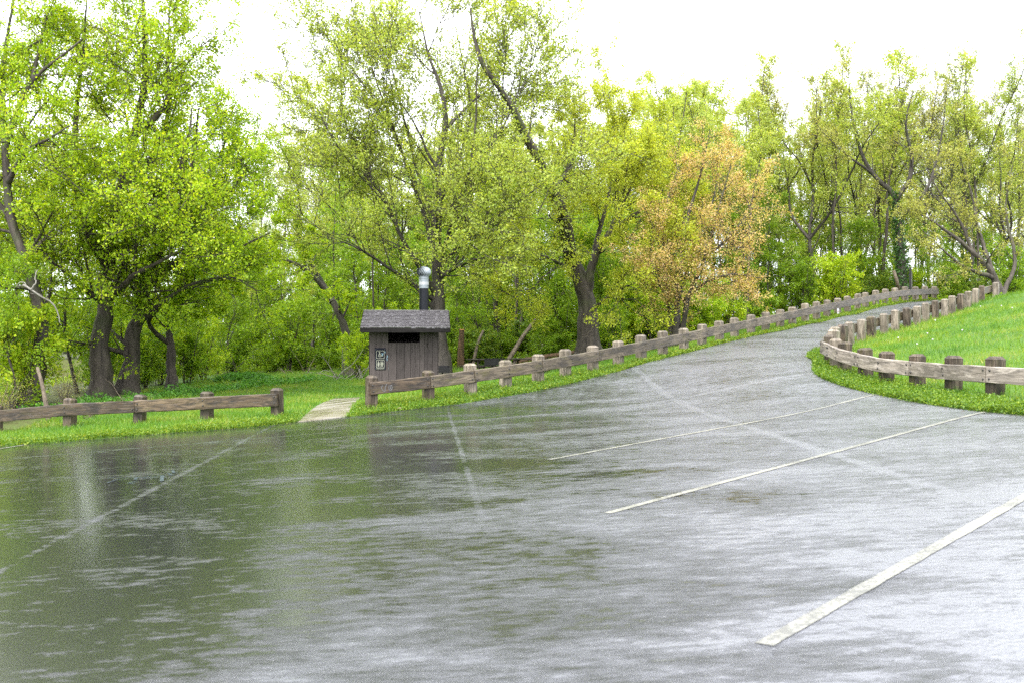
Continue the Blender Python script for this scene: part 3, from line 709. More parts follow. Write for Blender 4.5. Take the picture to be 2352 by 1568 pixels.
# drip of blue paint on the planks
for zx, zy, w, h, a in ((493, 925, .03, .09, 8), (491, 952, .022, .11, -9), (506, 1020, .012, .26, 2)):
    bm = bmesh.new(); bmesh.ops.create_circle(bm, cap_ends=True, radius=0.5, segments=10); bmesh.ops.scale(bm, vec=(w, h, 1), verts=bm.verts)
    o = obj_bm('paint_smear', bm, M['blue_paint'] if h < .2 else M['scrawl'], hut); o.rotation_euler = (R(90), R(a), 0)
    o.location = (wx(zx), -0.0075, 0.867 + (1045 - zy) / 195 * .713)

# ------------------------------------------------------------------ restroom sign on the front wall
rm = Matrix.Translation(HUT) @ Matrix.Rotation(R(5), 4, 'Z')
sg = empty('restroom_sign', tuple(rm @ Vector((wx(383), -0.022, 0.867))), R(5)); tag(sg, 'black sign with cream wheelchair and toilet symbols on the plank wall', 'sign')
SW, SH = 0.356, 0.713
bm = bmesh.new(); bx(bm, 0, SW, 0, 0.014, 0, SH, 0.003); obj_bm('panel', bm, M['sign_black'], sg)
def sgn_pt(zx, zy): return ((zx - 383) / 390 * SW, (1398 - zy) / 790 * SH)      # from the close view of the sign
def flat(name, polys, mat, y=-0.002, parent=sg):
    bm = bmesh.new()
    for p in polys:
        vs = [bm.verts.new((x, y, z)) for x, z in p]
        bm.faces.new(vs)
    g = bmesh.ops.extrude_face_region(bm, geom=bm.faces[:]); bmesh.ops.translate(bm, vec=(0, 0.0015, 0), verts=[v for v in g['geom'] if isinstance(v, bmesh.types.BMVert)])
    return obj_bm(name, bm, mat, parent)
def rrect(x0, z0, x1, z1, r, n=5):
    o = []
    for cx, cz, a0 in ((x1 - r, z1 - r, 0), (x0 + r, z1 - r, 90), (x0 + r, z0 + r, 180), (x1 - r, z0 + r, 270)):
        o += [(cx + r * math.cos(R(a0 + 90 * k / n)), cz + r * math.sin(R(a0 + 90 * k / n))) for k in range(n + 1)]
    return o
def ringq(po, pi): return [[po[k], po[(k + 1) % len(po)], pi[(k + 1) % len(po)], pi[k]] for k in range(len(po))]
def disc(cx, cz, r, n=14): return [(cx + r * math.cos(2 * math.pi * k / n), cz + r * math.sin(2 * math.pi * k / n)) for k in range(n)]
def bar(a, c, w):
    (x0, z0), (x1, z1) = a, c; L = math.hypot(x1 - x0, z1 - z0); nx, nz = -(z1 - z0) / L * w / 2, (x1 - x0) / L * w / 2
    return [(x0 + nx, z0 + nz), (x0 - nx, z0 - nz), (x1 - nx, z1 - nz), (x1 + nx, z1 + nz)]
S = lambda v: v / 390 * SW
for y0, y1 in ((998, 702), (1335, 1040)):
    xa, za = sgn_pt(430, y0); xb, zb = sgn_pt(727, y1)
    flat('symbol_border', ringq(rrect(xa, za, xb, zb, S(34)), rrect(xa + S(18), za + S(18), xb - S(18), zb - S(18), S(18))), M['sign_cream'])
hx, hz = sgn_pt(548, 765); cx, cz = sgn_pt(560, 880)
arc = [(cx + S(58) * math.cos(R(a)), cz + S(58) * math.sin(R(a))) for a in range(125, 385, 14)]
arc_i = [(cx + S(36) * math.cos(R(a)), cz + S(36) * math.sin(R(a))) for a in range(125, 385, 14)]
flat('wheelchair_symbol', [disc(hx, hz, S(25))], M['sign_cream'])
flat('wheelchair_symbol', [[arc[k], arc[k + 1], arc_i[k + 1], arc_i[k]] for k in range(len(arc) - 1)], M['sign_cream'], -0.0024)
flat('wheelchair_symbol', [bar(sgn_pt(550, 785), sgn_pt(553, 860), S(30))], M['sign_cream'], -0.0028)
flat('wheelchair_symbol', [bar(sgn_pt(552, 820), sgn_pt(605, 822), S(16))], M['sign_cream'], -0.0032)
flat('wheelchair_symbol', [bar(sgn_pt(545, 858), sgn_pt(612, 860), S(20))], M['sign_cream'], -0.0036)
flat('wheelchair_symbol', [bar(sgn_pt(606, 858), sgn_pt(640, 915), S(20)), ], M['sign_cream'], -0.0040)
flat('wheelchair_symbol', [bar(sgn_pt(630, 915), sgn_pt(664, 903), S(18))], M['sign_cream'], -0.0044)
flat('blue_scratch', [bar(sgn_pt(630, 790), sgn_pt(652, 885), S(22))], M['blue_paint'], -0.0048)
flat('blue_scratch', [bar(sgn_pt(680, 790), sgn_pt(655, 885), S(22))], M['blue_paint'], -0.0052)
flat('blue_scratch', [[sgn_pt(725, 745), sgn_pt(765, 735), sgn_pt(755, 810)]], M['blue_paint'], -0.0048)
wx0 = 513
flat('woman_symbol', [disc(*sgn_pt(wx0, 1108), S(21))], M['sign_cream'])
flat('woman_symbol', [[sgn_pt(*q) for q in ((492, 1130), (534, 1130), (557, 1185), (552, 1205), (540, 1200), (545, 1235), (535, 1238), (535, 1285), (488, 1285), (488, 1238), (480, 1235), (486, 1200), (474, 1205), (470, 1185))]], M['sign_cream'], -0.0025)
flat('man_symbol', [disc(*sgn_pt(638, 1108), S(21))], M['sign_cream'])
flat('man_symbol', [[sgn_pt(*q) for q in ((605, 1130), (672, 1130), (685, 1150), (685, 1205), (668, 1210), (664, 1285), (641, 1285), (638, 1220), (635, 1285), (612, 1285), (610, 1210), (598, 1205), (598, 1150))]], M['sign_cream'], -0.0025)
flat('divider', [bar(sgn_pt(578, 1095), sgn_pt(578, 1285), S(17))], M['sign_cream'])
tx = bpy.data.curves.new('lettering', 'FONT'); tx.body = 'RESTROOM'; tx.size = 0.048; tx.align_x = 'CENTER'; tx.extrude = 0.0008; tx.offset = 0.0008
to = bpy.data.objects.new('lettering', tx); link(to, sg); tx.materials.append(M['sign_cream']); to.rotation_euler = (R(90), 0, 0)
to.location = (*[(sgn_pt(572, 1382))[0]], -0.002, sgn_pt(572, 1382)[1])
bpy.context.view_layer.update(); lm = bpy.data.meshes.new_from_object(to.evaluated_get(bpy.context.evaluated_depsgraph_get())); lo = to.location.copy()
bpy.data.objects.remove(to); to = obj_me('lettering', lm, sg, lo); to.rotation_euler = (R(90), 0, 0)
bm = bmesh.new(); lathe(bm, [(0.009, 0), (0.007, 0.004)], 8); sc_me = bpy.data.meshes.new('screw'); bm.to_mesh(sc_me); bm.free(); sc_me.materials.append(M['galvanised'])
for q in ((415, 668), (738, 668), (412, 1015), (735, 1015), (410, 1360), (735, 1360)):
    p = sgn_pt(*q); o = obj_me('screw', sc_me, sg, (p[0], -0.001, p[1])); o.rotation_euler = (R(90), 0, 0)

# scrawl on the first rail board of the road fence, written on its face
rb = [o for o in road_f.children if o.name.startswith('rail_board')][0]
def scrawl(parent, strokes, x0, z0, sc, y):
    for pts in strokes:
        polys = [bar((x0 + a[0] * sc, z0 + a[1] * sc), (x0 + c[0] * sc, z0 + c[1] * sc), 0.014) for a, c in zip(pts, pts[1:])]
        for k, p in enumerate(polys): flat('scrawl_mark', [p], M['scrawl'], y - 0.0012 * (k % 2), parent)
ys = min(v.co.y for v in rb.data.vertices)
scrawl(rb, [[(0, .8), (-.2, .5), (0, .1), (.25, 0), (.3, .5), (.55, .9)], [(.8, .7), (.75, .2), (1.0, .0), (1.2, .3), (1.15, .7), (.95, .6), (.95, .3), (1.1, .15)]], 0.32, -0.10, 0.2, ys - 0.003)

# small white notice under a joint of the road rail
pn = W(1913, 716, 43.0); nt_ = ROAD_POSTS[21] - ROAD_POSTS[20]; an = math.atan2(nt_[1], nt_[0])
nrm = np.array([nt_[1], -nt_[0], 0]) / np.linalg.norm(nt_[:2]); j = (ROAD_POSTS[20] + ROAD_POSTS[21]) / 2 + nrm * 0.26
ns = empty('notice_plate', (j[0], j[1], j[2] + 0.10), an); tag(ns, 'small white notice plate with a red emblem hanging under the road fence rail', 'sign')
bm = bmesh.new(); bx(bm, -.12, .12, -.004, .004, 0, .25, .001); obj_bm('plate', bm, M['sign_white'], ns)
flat('emblem', [disc(0, .12, .045)], M['sign_red'], -0.0065, ns); flat('emblem', [disc(.012, .105, .018)], M['sign_black'], -0.0085, ns)
bm = bmesh.new(); bx(bm, -.006, .006, .0045, .012, 0.2, .42); obj_bm('hanger', bm, M['bolt'], ns)

# tall notice board on black posts behind the crest of the road fence
c = W(2091, 690, 54.6); nbz = H1(c[0], c[1])
nb = empty('notice_board', (c[0], c[1], nbz), R(62)); tag(nb, 'tall cream notice board on a black post behind the rail at the crest', 'notice board')
bm = bmesh.new(); bx(bm, -.06, .06, -.06, .06, -.3, 1.62 + c[2] - nbz + .15, .006); obj_bm('post', bm, M['iron'], nb)
bm = bmesh.new(); bx(bm, .061, .60, -.02, .02, .72, 1.66, .004); obj_bm('panel', bm, M['sign_cream'], nb)
bm = bmesh.new(); bx(bm, .601, .66, -.035, .035, -.3, 1.70, .004); obj_bm('post', bm, M['iron'], nb)

# ------------------------------------------------------------------ trees: vectorised branching
def nrmz(v): return v / np.maximum(np.linalg.norm(v, axis=-1, keepdims=True), 1e-9)
def grow(rg, P0, D, L, n, gnarl, up):
    K_ = len(P0); pts = np.empty((K_, n, 3)); pts[:, 0] = P0; d = D.copy()
    for i in range(1, n):
        d = d + rg.normal(0, gnarl, (K_, 3)); d[:, 2] += up; d = nrmz(d)
        pts[:, i] = pts[:, i - 1] + d * (L / (n - 1))[:, None]
    return pts
def spawn(rg, pts, rad, Lp, cnt, t0, t1, a0, a1, lr, rr, taper=0.55, flat=0.0):
    K_, n = rad.shape; cnt = np.broadcast_to(cnt, (K_,)); pi = np.repeat(np.arange(K_), cnt)
    t = rg.uniform(t0, t1, len(pi)); f = t * (n - 1); i = np.minimum(f.astype(int), n - 2); fr = (f - i)[:, None]
    P0 = pts[pi, i] * (1 - fr) + pts[pi, i + 1] * fr; T = nrmz(pts[pi, i + 1] - pts[pi, i])
    q = rg.normal(0, 1, (len(pi), 3)); q[:, 2] *= (1 - flat); q = nrmz(q - (q * T).sum(1, keepdims=True) * T)
    a = np.radians(rg.uniform(a0, a1, len(pi)))[:, None]
    D = np.cos(a) * T + np.sin(a) * q
    L = Lp[pi] * lr * (1 - taper * t) * rg.uniform(0.65, 1.25, len(pi))
    r0 = (rad[pi, i] * (1 - fr[:, 0]) + rad[pi, i + 1] * fr[:, 0]) * rr
    return P0, D, L, r0
def taper_r(r0, n, tip=0.15):
    t = np.linspace(0, 1, n)[None, :]; return r0[:, None] * (1 - (1 - tip) * t**0.9)
def tubes(pts, rad, sides):
    K_, n, _ = pts.shape
    T = np.empty_like(pts); T[:, 1:-1] = pts[:, 2:] - pts[:, :-2]; T[:, 0] = pts[:, 1] - pts[:, 0]; T[:, -1] = pts[:, -1] - pts[:, -2]; T = nrmz(T)
    ref = np.where(np.abs(T[:, :1, 2:3]) > 0.8, np.array([1.0, 0.13, 0]), np.array([0.1, 0.05, 1.0])); u = nrmz(np.cross(T, np.broadcast_to(ref, T.shape))); v = np.cross(T, u)
    a = np.arange(sides) * 2 * math.pi / sides
    Vv = pts[:, :, None, :] + rad[:, :, None, None] * (np.cos(a)[:, None] * u[:, :, None, :] + np.sin(a)[:, None] * v[:, :, None, :])
    idx = np.arange(K_ * n * sides).reshape(K_, n, sides)
    A_ = idx[:, :-1]; B_ = idx[:, 1:]
    Fq = np.stack([A_, np.roll(A_, -1, 2), np.roll(B_, -1, 2), B_], -1).reshape(-1, 4)
    return Vv.reshape(-1, 3), Fq
def leaves(rg, nodes, per, spread, size, drop=0.25):
    nd = np.repeat(nodes, per, 0); n_ = len(nd)
    c = nd + rg.normal(0, spread, (n_, 3))
    u = rg.normal(0, 1, (n_, 3)); u[:, 2] -= drop; u = nrmz(u); q = nrmz(np.cross(u, rg.normal(0, 1, (n_, 3))))
    s = size * rg.uniform(0.6, 1.3, n_)[:, None]
    V_ = np.stack([c, c + u * s * .45 + q * s * .35, c + u * s, c + u * s * .45 - q * s * .35], 1).reshape(-1, 3)
    Fq = np.arange(n_ * 4).reshape(-1, 4)
    tint = np.repeat(rg.normal(0, 0.16, len(nodes)), per) + rg.uniform(0.15, 0.85, n_)
    return V_, Fq, np.clip(tint, 0, 1)
class Tree:
    def __init__(s, seed): s.rg = np.random.default_rng(seed); s.V = []; s.F = []; s.n = 0; s.nodes = []
    def add(s, pts, rad, sides):
        V_, F_ = tubes(pts, rad, sides); s.V.append(V_); s.F.append(F_ + s.n); s.n += len(V_)
    def limbs(s, polys, n=16, sides=9, flare=True, knob=0.0):
        """polys: list of (points, r0, r1)"""
        pts = np.stack([catmull(p, n=n) for p, _, _ in polys]); t = np.linspace(0, 1, n)
        rad = np.stack([a + (c - a) * t**0.8 for _, a, c in polys])
        L = np.linalg.norm(np.diff(pts, axis=1), axis=2).sum(1)
        w = s.rg.normal(0, 0.02, pts.shape) * rad[:, :, None].clip(0.05, 0.3) * 8; w[:, 0] = 0
        pts = pts + w
        if flare: rad[0, 0] *= 1.5; rad[0, 1] *= 1.12
        if knob:
            k3 = 3; p2 = np.stack([catmull(q, n=n * k3) for q in pts]); r2 = np.stack([np.interp(np.linspace(0, 1, n * k3), np.linspace(0, 1, n), q) for q in rad])
            s.add(p2, r2, 14); Vl = s.V[-1].reshape(len(p2), n * k3, 14, 3); ax = p2[:, :, None, :]
            ridge = s.rg.normal(0, 1, (len(p2), 1, 14, 1)) * .055 + s.rg.normal(0, knob, (len(p2), n * k3, 14, 1)) + s.rg.normal(0, knob, (len(p2), n * k3, 1, 1))
            s.V[-1] = (ax + (Vl - ax) * (1 + ridge)).reshape(-1, 3)
        else: s.add(pts, rad, sides)
        return pts, rad, L
    def level(s, par, cnt, t0, t1, a0, a1, lr, rr, n, gnarl, up, sides, taper=0.55, flat=0.0, Labs=None, rmin=0.004):
        pts, rad, L = par
        P0, D, Lc, r0 = spawn(s.rg, pts, rad, L if Labs is None else np.full(len(L), Labs), cnt, t0, t1, a0, a1, lr, rr, taper, flat)
        r0 = np.maximum(r0, rmin)
        cp = grow(s.rg, P0, D, Lc, n, gnarl, up); cr = np.maximum(taper_r(r0, n), rmin * .6); s.add(cp, cr, sides)
        return cp, cr, Lc
    def node(s, par, cnt, t0=0.15, t1=1.0, jit=0.03):
        pts, rad, L = par; K_, n = rad.shape; pi = np.repeat(np.arange(K_), cnt); t = s.rg.uniform(t0, t1, len(pi)); f = t * (n - 1); i = np.minimum(f.astype(int), n - 2); fr = (f - i)[:, None]
        s.nodes.append(pts[pi, i] * (1 - fr) + pts[pi, i + 1] * fr + s.rg.normal(0, jit, (len(pi), 3)))
    def wood(s, mat, origin):
        return mesh_np('trunk', np.vstack(s.V) - origin, np.vstack(s.F), mat, True)
    def crown(s, mat, origin, per, spread, size, keep=None):
        nd = np.vstack(s.nodes)
        if keep is not None: nd = nd[keep(nd)]
        V_, F_, t_ = leaves(s.rg, nd, per, spread, size); return mesh_np('crown', V_ - origin, F_, mat, False, {'tint': t_})
def tree_obj(name, label, base, wood, crown, group=None, cat='tree', rz=0.0, sc=(1, 1, 1)):
    e = empty(name, tuple(base), rz); e.scale = sc; tag(e, label, cat, group)
    obj_me('trunk', wood, e)
    if crown is not None: obj_me('crown', crown, e)
    return e
def ground_pt(px, d):
    x = (px - 1176) / FOC * d; return np.array([x, d, H1(x, d)])
def stems(base, polys):
    """first polyline starts at the ground"""
    out = []
    for p, a, c in polys: out.append((np.array([q if len(q) == 3 and isinstance(q, np.ndarray) else W(*q) for q in p]), a, c))
    return out
def hero(name, label, seed, base, polys, spec, wood_m, leaf_m, per, spread, size, group=None):
    T = Tree(seed); P = stems(base, polys)
    par = T.limbs(P, knob=.05)
    if spec.get('sub'):
        sb = T.level(par, **spec['sub']); par = tuple(np.concatenate([a, c]) for a, c in zip(par, sb))
    pars = [par]
    for k, sp in enumerate(spec['lv']):
        if k == 0 and 'c0' in spec:
            cn = np.full(len(par[1]), sp['cnt']); cn[0] = spec['c0']; sp = dict(sp, cnt=cn)
        par = T.level(par, **sp); pars.append(par)
    for lv, cnt in spec['nodes']: T.node(pars[lv], cnt, spec.get('t0', 0.15))
    return tree_obj(name, label, base, T.wood(M[wood_m], base), T.crown(M[leaf_m], base, per, spread, size), group)
def LV(cnt, lr, a=(30, 65), t=(0.2, 1), rr=0.5, n=5, gnarl=0.14, up=0.05, sides=4, taper=0.36, flat=0.0, Labs=None, rmin=None):
    rmin = rmin or {6: .017, 7: .017, 5: .011, 16: .022}.get(n, .008)
    return dict(cnt=cnt, t0=t[0], t1=t[1], a0=a[0], a1=a[1], lr=lr, rr=rr, n=n, gnarl=gnarl, up=up, sides=sides, taper=taper, flat=flat, Labs=Labs, rmin=rmin)

# -- big bright maple on the bank
b0 = ground_pt(232, 34.0)
hero('maple_tree', 'tall maple in dense bright green leaf with a thick gnarled trunk on the river bank', 21, b0,
     [([b0, (228, 830, 34), (240, 720, 34), (250, 610, 34.2), (262, 520, 34.3), (280, 430, 34), (305, 320, 34), (330, 200, 34.3), (332, 80, 34.5), (325, -70, 34.5)], .36, .035),
      ([(250, 610, 34.2), (215, 560, 33), (190, 480, 32.5), (170, 380, 32.5), (175, 260, 33), (190, 130, 33), (200, 0, 33)], .2, .02),
      ([(262, 520, 34.3), (320, 470, 33.2), (390, 420, 32.5), (430, 340, 32.6), (440, 250, 33)], .19, .02),
      ([(280, 430, 34), (340, 380, 35.5), (380, 290, 36), (395, 180, 36), (400, 60, 36)], .17, .02),
      ([(240, 700, 34), (300, 640, 33), (370, 600, 32), (450, 560, 31.6)], .15, .02),
      ([(305, 320, 34), (380, 240, 33.6), (385, 130, 33.6), (390, 20, 33.6)], .12, .02),
      ([(262, 520, 34.3), (300, 470, 36), (360, 430, 37.5), (440, 400, 38)], .12, .02),
      ([(240, 700, 34), (190, 660, 33), (130, 610, 32), (80, 560, 31.6)], .12, .02)],
     dict(sub=LV(2, 1.0, (25, 55), (0.2, 0.9), 0.55, 16, 0.07, 0.03, 6, Labs=3.0, rmin=.02), lv=[LV(8, 0.42, (35, 72), (0.10, 1), 0.40, 6, 0.10, 0.05, 5, Labs=7.6), LV(7, 0.50, (30, 68), (0.15, 1), 0.5, 5, 0.13, 0.02, 3), LV(4, 0.58, (25, 65), (0.15, 1), 0.6, 3, 0.15, 0.0, 3)], nodes=[(3, 4), (2, 4)]),
     'bark_dark', 'leaf_bright', 3, 0.08, 0.092)
b0 = ground_pt(293, 35.2)
hero('maple_tree', 'leaning maple beside the big one with a long limb reaching over the lawn', 22, b0,
     [([b0, (300, 820, 35.2), (312, 740, 35), (330, 680, 35), (352, 620, 35), (385, 540, 35), (425, 460, 35), (440, 390, 35), (450, 320, 35), (455, 250, 35)], .36, .03),
      ([(335, 665, 35), (400, 606, 34), (470, 590, 33.4), (545, 570, 33), (620, 535, 33)], .15, .02),
      ([(385, 540, 35), (450, 500, 34.6), (520, 450, 34.4), (550, 410, 34.4), (570, 370, 34.4)], .14, .02),
      ([(425, 460, 35), (480, 400, 36), (510, 350, 36), (525, 290, 36)], .12, .02),
      ([(310, 750, 35), (380, 690, 34), (450, 650, 33.6), (540, 640, 33.4), (590, 670, 33.4)], .11, .015),
      ([(330, 680, 35), (290, 600, 36), (280, 500, 36.5), (300, 380, 36.5)], .13, .02)],
     dict(lv=[LV(13, 0.40, (35, 72), (0.14, 1), 0.40, 6, 0.10, 0.03, 5, Labs=6.8), LV(7, 0.50, (30, 68), (0.15, 1), 0.5, 5, 0.13, 0.02, 3), LV(4, 0.58, (25, 65), (0.15, 1), 0.6, 3, 0.15, 0.0, 3)], nodes=[(3, 5), (2, 4)]),
     'bark_dark', 'leaf_bright', 4, 0.085, 0.082)
b0 = ground_pt(70, 31.0)
hero('maple_tree', 'dark bending tree at the edge of the river bank with open leafy limbs', 23, b0,
     [([b0, (92, 780, 31), (84, 680, 31), (60, 600, 31), (28, 510, 31), (18, 420, 31), (14, 330, 31), (38, 255, 31), (75, 185, 31), (130, 140, 31), (190, 90, 31)], .27, .025),
      ([(14, 330, 31), (5, 230, 31.4), (12, 120, 31.6), (30, 10, 31.6), (35, -60, 31.6)], .13, .02),
      ([(18, 420, 31), (60, 350, 30.4), (110, 320, 30), (160, 290, 30)], .10, .02),
      ([(28, 510, 31), (-30, 430, 31), (-60, 330, 31), (-70, 200, 31)], .12, .02),
      ([(75, 185, 31), (90, 110, 31.6), (110, 30, 32)], .07, .015),
      ([(60, 600, 31), (110, 540, 32), (150, 500, 32.6)], .08, .015)],
     dict(lv=[LV(11, 0.36, (35, 70), (0.2, 1), 0.42, 6, 0.11, 0.05, 4, Labs=7.5), LV(6, 0.50, (30, 65), (0.2, 1), 0.5, 5, 0.13, 0.03, 3), LV(4, 0.55, (25, 65), (0.2, 1), 0.6, 3, 0.15, 0.02, 3)], nodes=[(3, 5), (2, 4)]),
     'bark_dark', 'leaf_bright', 4, 0.085, 0.08)
b0 = ground_pt(395, 37.0)
hero('maple_tree', 'small crooked forked tree between the big maple and the lawn', 24, b0,
     [([b0, (392, 800, 37), (386, 730, 37), (378, 680, 37), (350, 640, 37), (330, 590, 37)], .22, .03), ([(388, 750, 37), (410, 700, 36.6), (440, 650, 36.4), (455, 590, 36.4)], .13, .02),
      ([(390, 790, 37), (340, 740, 36), (400, 690, 35.6), (470, 650, 35.2), (530, 640, 35)], .10, .015)],
     dict(lv=[LV(8, 0.4, (35, 70), (0.3, 1), 0.45, 5, 0.11, 0.04, 4, Labs=4.2), LV(6, 0.45, (30, 65), (0.2, 1), 0.5, 4, 0.13, 0.02, 3), LV(4, 0.5, (25, 65), (0.2, 1), 0.6, 3, 0.15, 0.0, 3)], nodes=[(3, 5), (2, 3)]),
     'bark_dark', 'leaf_bright', 3, 0.075, 0.11)
b0 = ground_pt(803, 47.0)
hero('arched_tree', 'tree arching over from beside the brush pile towards the river', 25, b0,
     [([b0, (798, 790, 47), (780, 725, 47), (752, 672, 47), (716, 632, 46.6), (676, 606, 46.2), (636, 594, 46), (590, 592, 46)], .27, .03), ([(765, 695, 47), (735, 640, 47.4), (706, 590, 47.6), (690, 550, 47.6), (660, 500, 47.6)], .17, .02)],
     dict(lv=[LV(9, 0.35, (35, 75), (0.3, 1), 0.4, 5, 0.11, 0.06, 4, Labs=5), LV(6, 0.45, (30, 65), (0.2, 1), 0.5, 4, 0.13, 0.02, 3), LV(4, 0.5, (25, 65), (0.2, 1), 0.6, 3, 0.15, 0.0, 3)], nodes=[(3, 5), (2, 3)]),
     'bark_grey', 'leaf_bright', 3, 0.09, 0.12)
# -- broad vase-shaped tree behind the restroom
b0 = ground_pt(1010, 42.0)
hero('maple_tree', 'broad fan-shaped tree in light green leaf rising behind the restroom', 26, b0,
     [([b0, (1006, 780, 42), (1002, 700, 42), (1002, 640, 42), (1005, 560, 42), (1006, 470, 42), (1012, 370, 42), (1020, 240, 42), (985, 130, 42), (962, 20, 42)], .38, .014),
      ([(1002, 650, 42), (1030, 540, 41), (1050, 480, 40.6), (1074, 400, 40.4), (1092, 290, 40.4), (1096, 170, 40.6), (1110, 60, 40.6)], .11, .012),
      ([(1000, 680, 42), (960, 610, 41), (925, 552, 40.6), (884, 458, 40.4), (850, 415, 40.4), (779, 342, 40.4), (730, 250, 40.4)], .13, .012),
      ([(1003, 620, 42), (1060, 560, 41), (1130, 508, 40), (1182, 458, 39.6), (1245, 436, 39.6)], .11, .012),
      ([(1004, 590, 42), (970, 480, 42.6), (946, 411, 42.6), (920, 345, 42.6), (898, 290, 42.6), (832, 190, 42.6), (760, 100, 42.6)], .13, .012),
      ([(1005, 520, 42), (960, 400, 44), (930, 280, 44.6), (900, 160, 44.6), (870, 50, 44.6)], .11, .012),
      ([(1006, 470, 42), (1050, 380, 44), (1080, 260, 44.6), (1060, 130, 44.6), (1040, 30, 44.6)], .10, .012),
      ([(1002, 690, 42), (900, 620, 41), (820, 570, 40.4), (740, 540, 40.4)], .12, .012),
      ([(1003, 640, 42), (1080, 600, 40.6), (1140, 590, 40), (1200, 600, 39.6)], .10, .012),
      ([(1020, 300, 42), (1090, 230, 43), (1140, 190, 43), (1170, 120, 43)], .08, .01),
      ([(884, 458, 40.4), (820, 350, 41), (790, 270, 41.4), (785, 190, 41.4), (800, 130, 41.4)], .08, .01), ([(946, 411, 42.6), (890, 260, 41.6), (850, 140, 41.4), (830, 60, 41.4)], .08, .01),
      ([(1074, 400, 40.4), (1150, 300, 40), (1190, 210, 40), (1200, 140, 40)], .08, .01)],
     dict(sub=LV(3, 1.0, (18, 45), (0.2, 0.9), 0.55, 16, 0.07, 0.035, 6, Labs=5.0, rmin=.02), lv=[LV(8, 0.42, (22, 62), (0.10, 1), 0.36, 7, 0.09, 0.05, 4, Labs=8.0), LV(7, 0.48, (25, 60), (0.15, 1), 0.5, 5, 0.11, 0.05, 3), LV(4, 0.58, (20, 55), (0.15, 1), 0.6, 3, 0.12, 0.04, 3)], nodes=[(3, 4), (2, 4)]),
     'bark_grey', 'leaf_lime', 2, 0.09, 0.095)
# -- old thick tree with sweeping limb
b0 = ground_pt(1355, 45.0)
hero('old_tree', 'old tree with a very thick dark trunk and a long bare limb sweeping up', 27, b0,
     [([b0, (1352, 740, 45), (1350, 690, 45), (1338, 645, 45), (1322, 610, 45), (1308, 555, 44), (1292, 495, 43), (1272, 440, 42), (1240, 375, 41), (1205, 305, 40.4), (1178, 255, 40), (1140, 195, 39.6), (1105, 140, 39.4), (1088, 80, 39.4), (1080, 20, 39.4)], .52, .035),
      ([(1348, 680, 45), (1362, 600, 44.6), (1395, 545, 44), (1445, 500, 43.4), (1500, 472, 43), (1560, 430, 43)], .24, .02),
      ([(1330, 625, 45), (1285, 605, 44), (1245, 588, 43.6), (1200, 590, 43.4)], .14, .015),
      ([(1350, 660, 45), (1375, 540, 46), (1400, 440, 46.6), (1418, 370, 46.6), (1425, 310, 46.6)], .2, .015),
      ([(1395, 545, 44), (1440, 450, 44), (1465, 400, 44), (1480, 350, 44)], .12, .012),
      ([(1272, 440, 42), (1320, 360, 45.6), (1345, 280, 45.6), (1340, 210, 45.6)], .11, .012),
      ([(1352, 720, 45), (1400, 680, 43.6), (1460, 650, 43), (1510, 660, 42.6)], .10, .012)],
     dict(c0=5, sub=LV([0, 3, 3, 3, 3, 3, 3], 1.0, (25, 55), (0.2, 0.9), 0.55, 16, 0.07, 0.03, 6, Labs=3.2, rmin=.02), lv=[LV(7, 0.42, (30, 68), (0.20, 1), 0.30, 6, 0.11, 0.05, 4, Labs=6.0), LV(7, 0.48, (30, 62), (0.15, 1), 0.5, 5, 0.12, 0.04, 3), LV(4, 0.58, (25, 60), (0.15, 1), 0.6, 3, 0.14, 0.02, 3)], nodes=[(3, 5), (2, 4)]),
     'bark_dark', 'leaf_yellow', 3, 0.09, 0.082)
# -- orange budding tree by the road
b0 = ground_pt(1555, 41.5)
hero('orange_tree', 'rounded tree covered in small orange spring leaves beside the road fence', 28, b0,
     [([b0, (1556, 700, 41.5), (1566, 600, 41.5), (1580, 500, 41.5), (1610, 400, 41.5), (1630, 300, 41.5)], .17, .015),
      ([b0 + np.array([.2, 0, 0]), (1580, 690, 41), (1620, 590, 40.6), (1650, 480, 40.4), (1680, 380, 40.4)], .13, .012),
      ([b0 + np.array([-.2, .1, 0]), (1535, 690, 41.8), (1525, 590, 42), (1530, 480, 42), (1560, 380, 42)], .12, .012),
      ([(1570, 690, 41.4), (1620, 650, 40.4), (1680, 630, 39.6), (1750, 640, 39.4)], .08, .012), ([(1556, 690, 41.6), (1600, 560, 43), (1640, 450, 43.6), (1650, 350, 43.6)], .11, .012),
      ([(1620, 590, 40.6), (1680, 540, 40), (1720, 480, 40), (1735, 420, 40)], .07, .01), ([(1535, 690, 41.8), (1510, 640, 41), (1495, 580, 41), (1500, 510, 41)], .07, .01)],
     dict(lv=[LV(15, 0.42, (30, 68), (0.06, 1), 0.36, 6, 0.10, 0.05, 4, Labs=4.2), LV(8, 0.52, (30, 62), (0.12, 1), 0.5, 4, 0.12, 0.04, 3), LV(5, 0.58, (25, 60), (0.12, 1), 0.6, 3, 0.13, 0.03, 3)], nodes=[(3, 4), (2, 5)]),
     'bark_grey', 'leaf_orange', 2, 0.08, 0.065)
